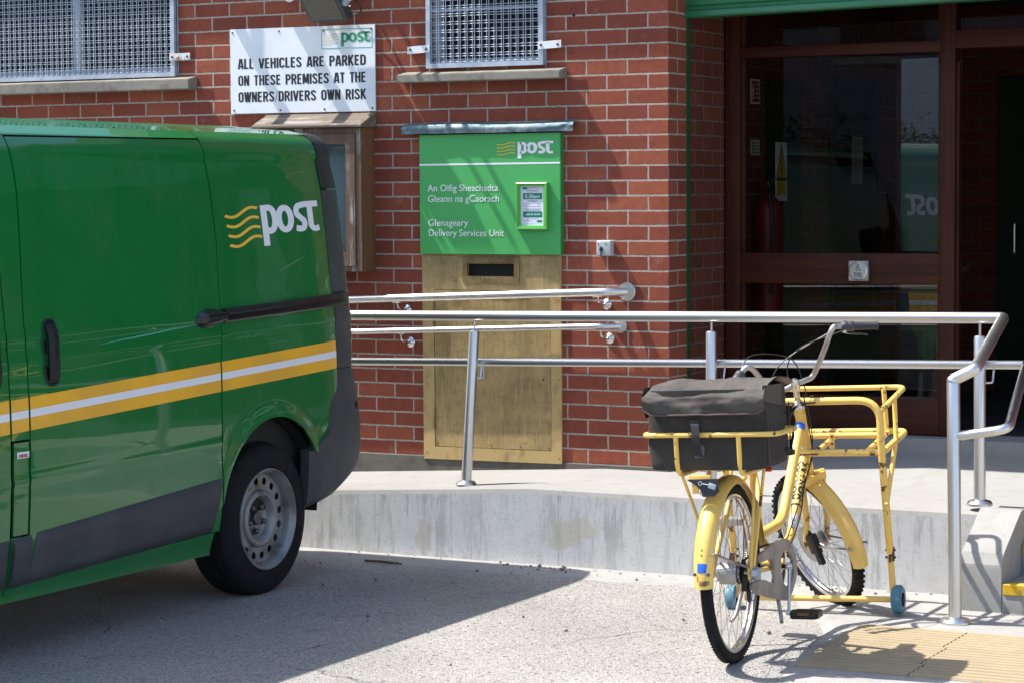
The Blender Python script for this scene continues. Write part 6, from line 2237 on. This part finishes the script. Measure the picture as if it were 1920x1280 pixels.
mb = MB(); mb.obox(L(-.257, sx_ - .008, .918), L(0, 1, 0), L(1, 0, 0), L(0, 0, 1), .019, .004, .010, .003); gpart(mb, 'buckle', M['black_gloss'], bgo)
mb = MB(); mb.tube(smooth_path([L(.03, BT1 + .006, .93), L(.04, BT1 + .025, .925), L(.06, BT1 + .040, .945), L(.08, BT1 + .025, .93), L(.09, BT1 + .004, .90)]), .008, 8, flat=(1.3, .4))
mb.tube(smooth_path([L(.07, BT1 + .004, .88), L(.08, BT1 + .022, .85), L(.09, BT1 + .010, .80), L(.07, BT1 + .016, .775), L(.04, BT1 + .004, .79)]), .009, 8, flat=(1.3, .4))
mb.obox(L(.08, BT1 + .010, .775), L(0, 1, 0), L(1, 0, 0), L(0, 0, 1), .012, .02, .010, .004)
gpart(mb, 'side_strap', M['strap'], bgo)
mb = MB()
mb.tube([L(-.19, BT1 + .0045, .76 + .02 * k) for k in range(11)], .003, 6); gpart(mb, 'seam', M['piping'], bgo)
mb = MB(); mb.tube([L(.10, BT1 + .004, .76 + .02 * k) for k in range(11)], .003, 6)
gpart(mb, 'seam', M['piping'], bgo)

# ================================================================ small things and the yard behind the camera
mb = MB(); mb.tube(smooth_path([(-.845, -1.16, .010), (-.76, -1.165, .012), (-.70, -1.160, .009), (-.64, -1.168, .010)]), [.006] * 13 + [.004] * 6, 6)
tag(mb.build('twig', M['bark'], None), 'dry brown twig on the asphalt beside the van wheel', 'twig')

rr_s = random.Random(11)
mb = MB()
for k in range(90):
    x = rr_s.uniform(-1.2, 2.0) if k > 14 else rr_s.gauss(.10, .10); y = -.91 - abs(rr_s.gauss(0, .10)) if k < 60 else rr_s.uniform(-3.2, -1.0)
    r_ = rr_s.uniform(.003, .008) * (1.3 if k < 14 else 1)
    o_ = len(mb.bm.verts)
    res_ = bmesh.ops.create_icosphere(mb.bm, subdivisions=1, radius=r_, matrix=Matrix.Translation((x, y, .004 + r_ * .5)))
    for v in res_['verts']:
        v.co += Vector((rr_s.uniform(-1, 1), rr_s.uniform(-1, 1), rr_s.uniform(-.6, .3))) * r_ * .35
o_ = mb.build('gravel', pm('loose_stone', (.16, .15, .14), .9, 0, (.30, .28, .25), 30), None, smooth=0)
tag(o_, 'loose grit lying along the foot of the ramp', 'gravel', kind='stuff')
# house, hedge and wall across the yard (they show only as reflections)
t = thing('neighbour_house', 'grey rendered house across the yard, seen mirrored in the porch glass', 'house', (-14, -22, 0))
mb = MB(); mb.box(-28, 4, -26, -20, 0, 6.2); mb.build('wall', M['render'], t, smooth=0)
mb = MB(); mb.prism([(-27, 6.2), (-23, 8.8), (-19.6, 6.2)], (-28.4, 0, 0), YX, Z, (32.8, 0, 0)); mb.build('roof', M['slate'], t, smooth=0)
for x in (-25, -21, -17.5, -12.2, -9, -6, -3, .5):
    mb = MB(); mb.box(x - .6, x + .6, -20.02, -19.95, 3.6, 5.0); wn_ = mb.build('window', M['van_glass'], t, smooth=0)
    mb = MB(); mb.box(x - .68, x + .68, -20.04, -19.90, 3.5, 3.6); mb.build('sill', M['plastic_white'], wn_, smooth=0)
def hedge(name, label, x0, x1, y0, y1, h, seed):
    rr = random.Random(seed)
    t = thing(name, label, 'hedge', ((x0 + x1) / 2, (y0 + y1) / 2, 0), 'hedges across the yard')
    mb = MB()
    for k in range(int((x1 - x0) * 2600)):
        x = rr.uniform(x0, x1); y = rr.uniform(y0, y1); z = rr.random() ** .7 * h * (1 + .25 * noise.noise(Vector((x * .9, y, seed))))
        d = Vector((rr.gauss(0, 1), rr.gauss(0, 1), rr.gauss(0, 1))).normalized(); e = d.orthogonal().normalized(); s = rr.uniform(.025, .055)
        c = Vector((x, y, z + .05))
        mb.face([c - d * s, c + e * s * .45, c + d * s, c - e * s * .45])
    mb.build('foliage', M['leaf'], t, smooth=0, normals=False)
    mb = MB()
    for k in range(int((x1 - x0) * 2)):
        x = x0 + (k + .5) * .5; mb.tube([(x, (y0 + y1) / 2, 0), (x + rr.uniform(-.2, .2), (y0 + y1) / 2, h * .7)], .02, 5)
    mb.build('stem', M['bark'], t)
hedge('hedge', 'loose green hedge in front of the grey house, seen mirrored in the porch glass', -15, -5, -16.6, -15.2, 2.5, 3)
hedge('hedge', 'dark low hedge at the far end of the yard, seen mirrored in the van paint', 14, 20, -14, -12.8, 2.2, 5)
for ob in list(bpy.data.objects):
    if ob.type == 'MESH' and ob.parent is None and 'kind' not in ob and 'label' not in ob:
        print('UNTAGGED', ob.name)
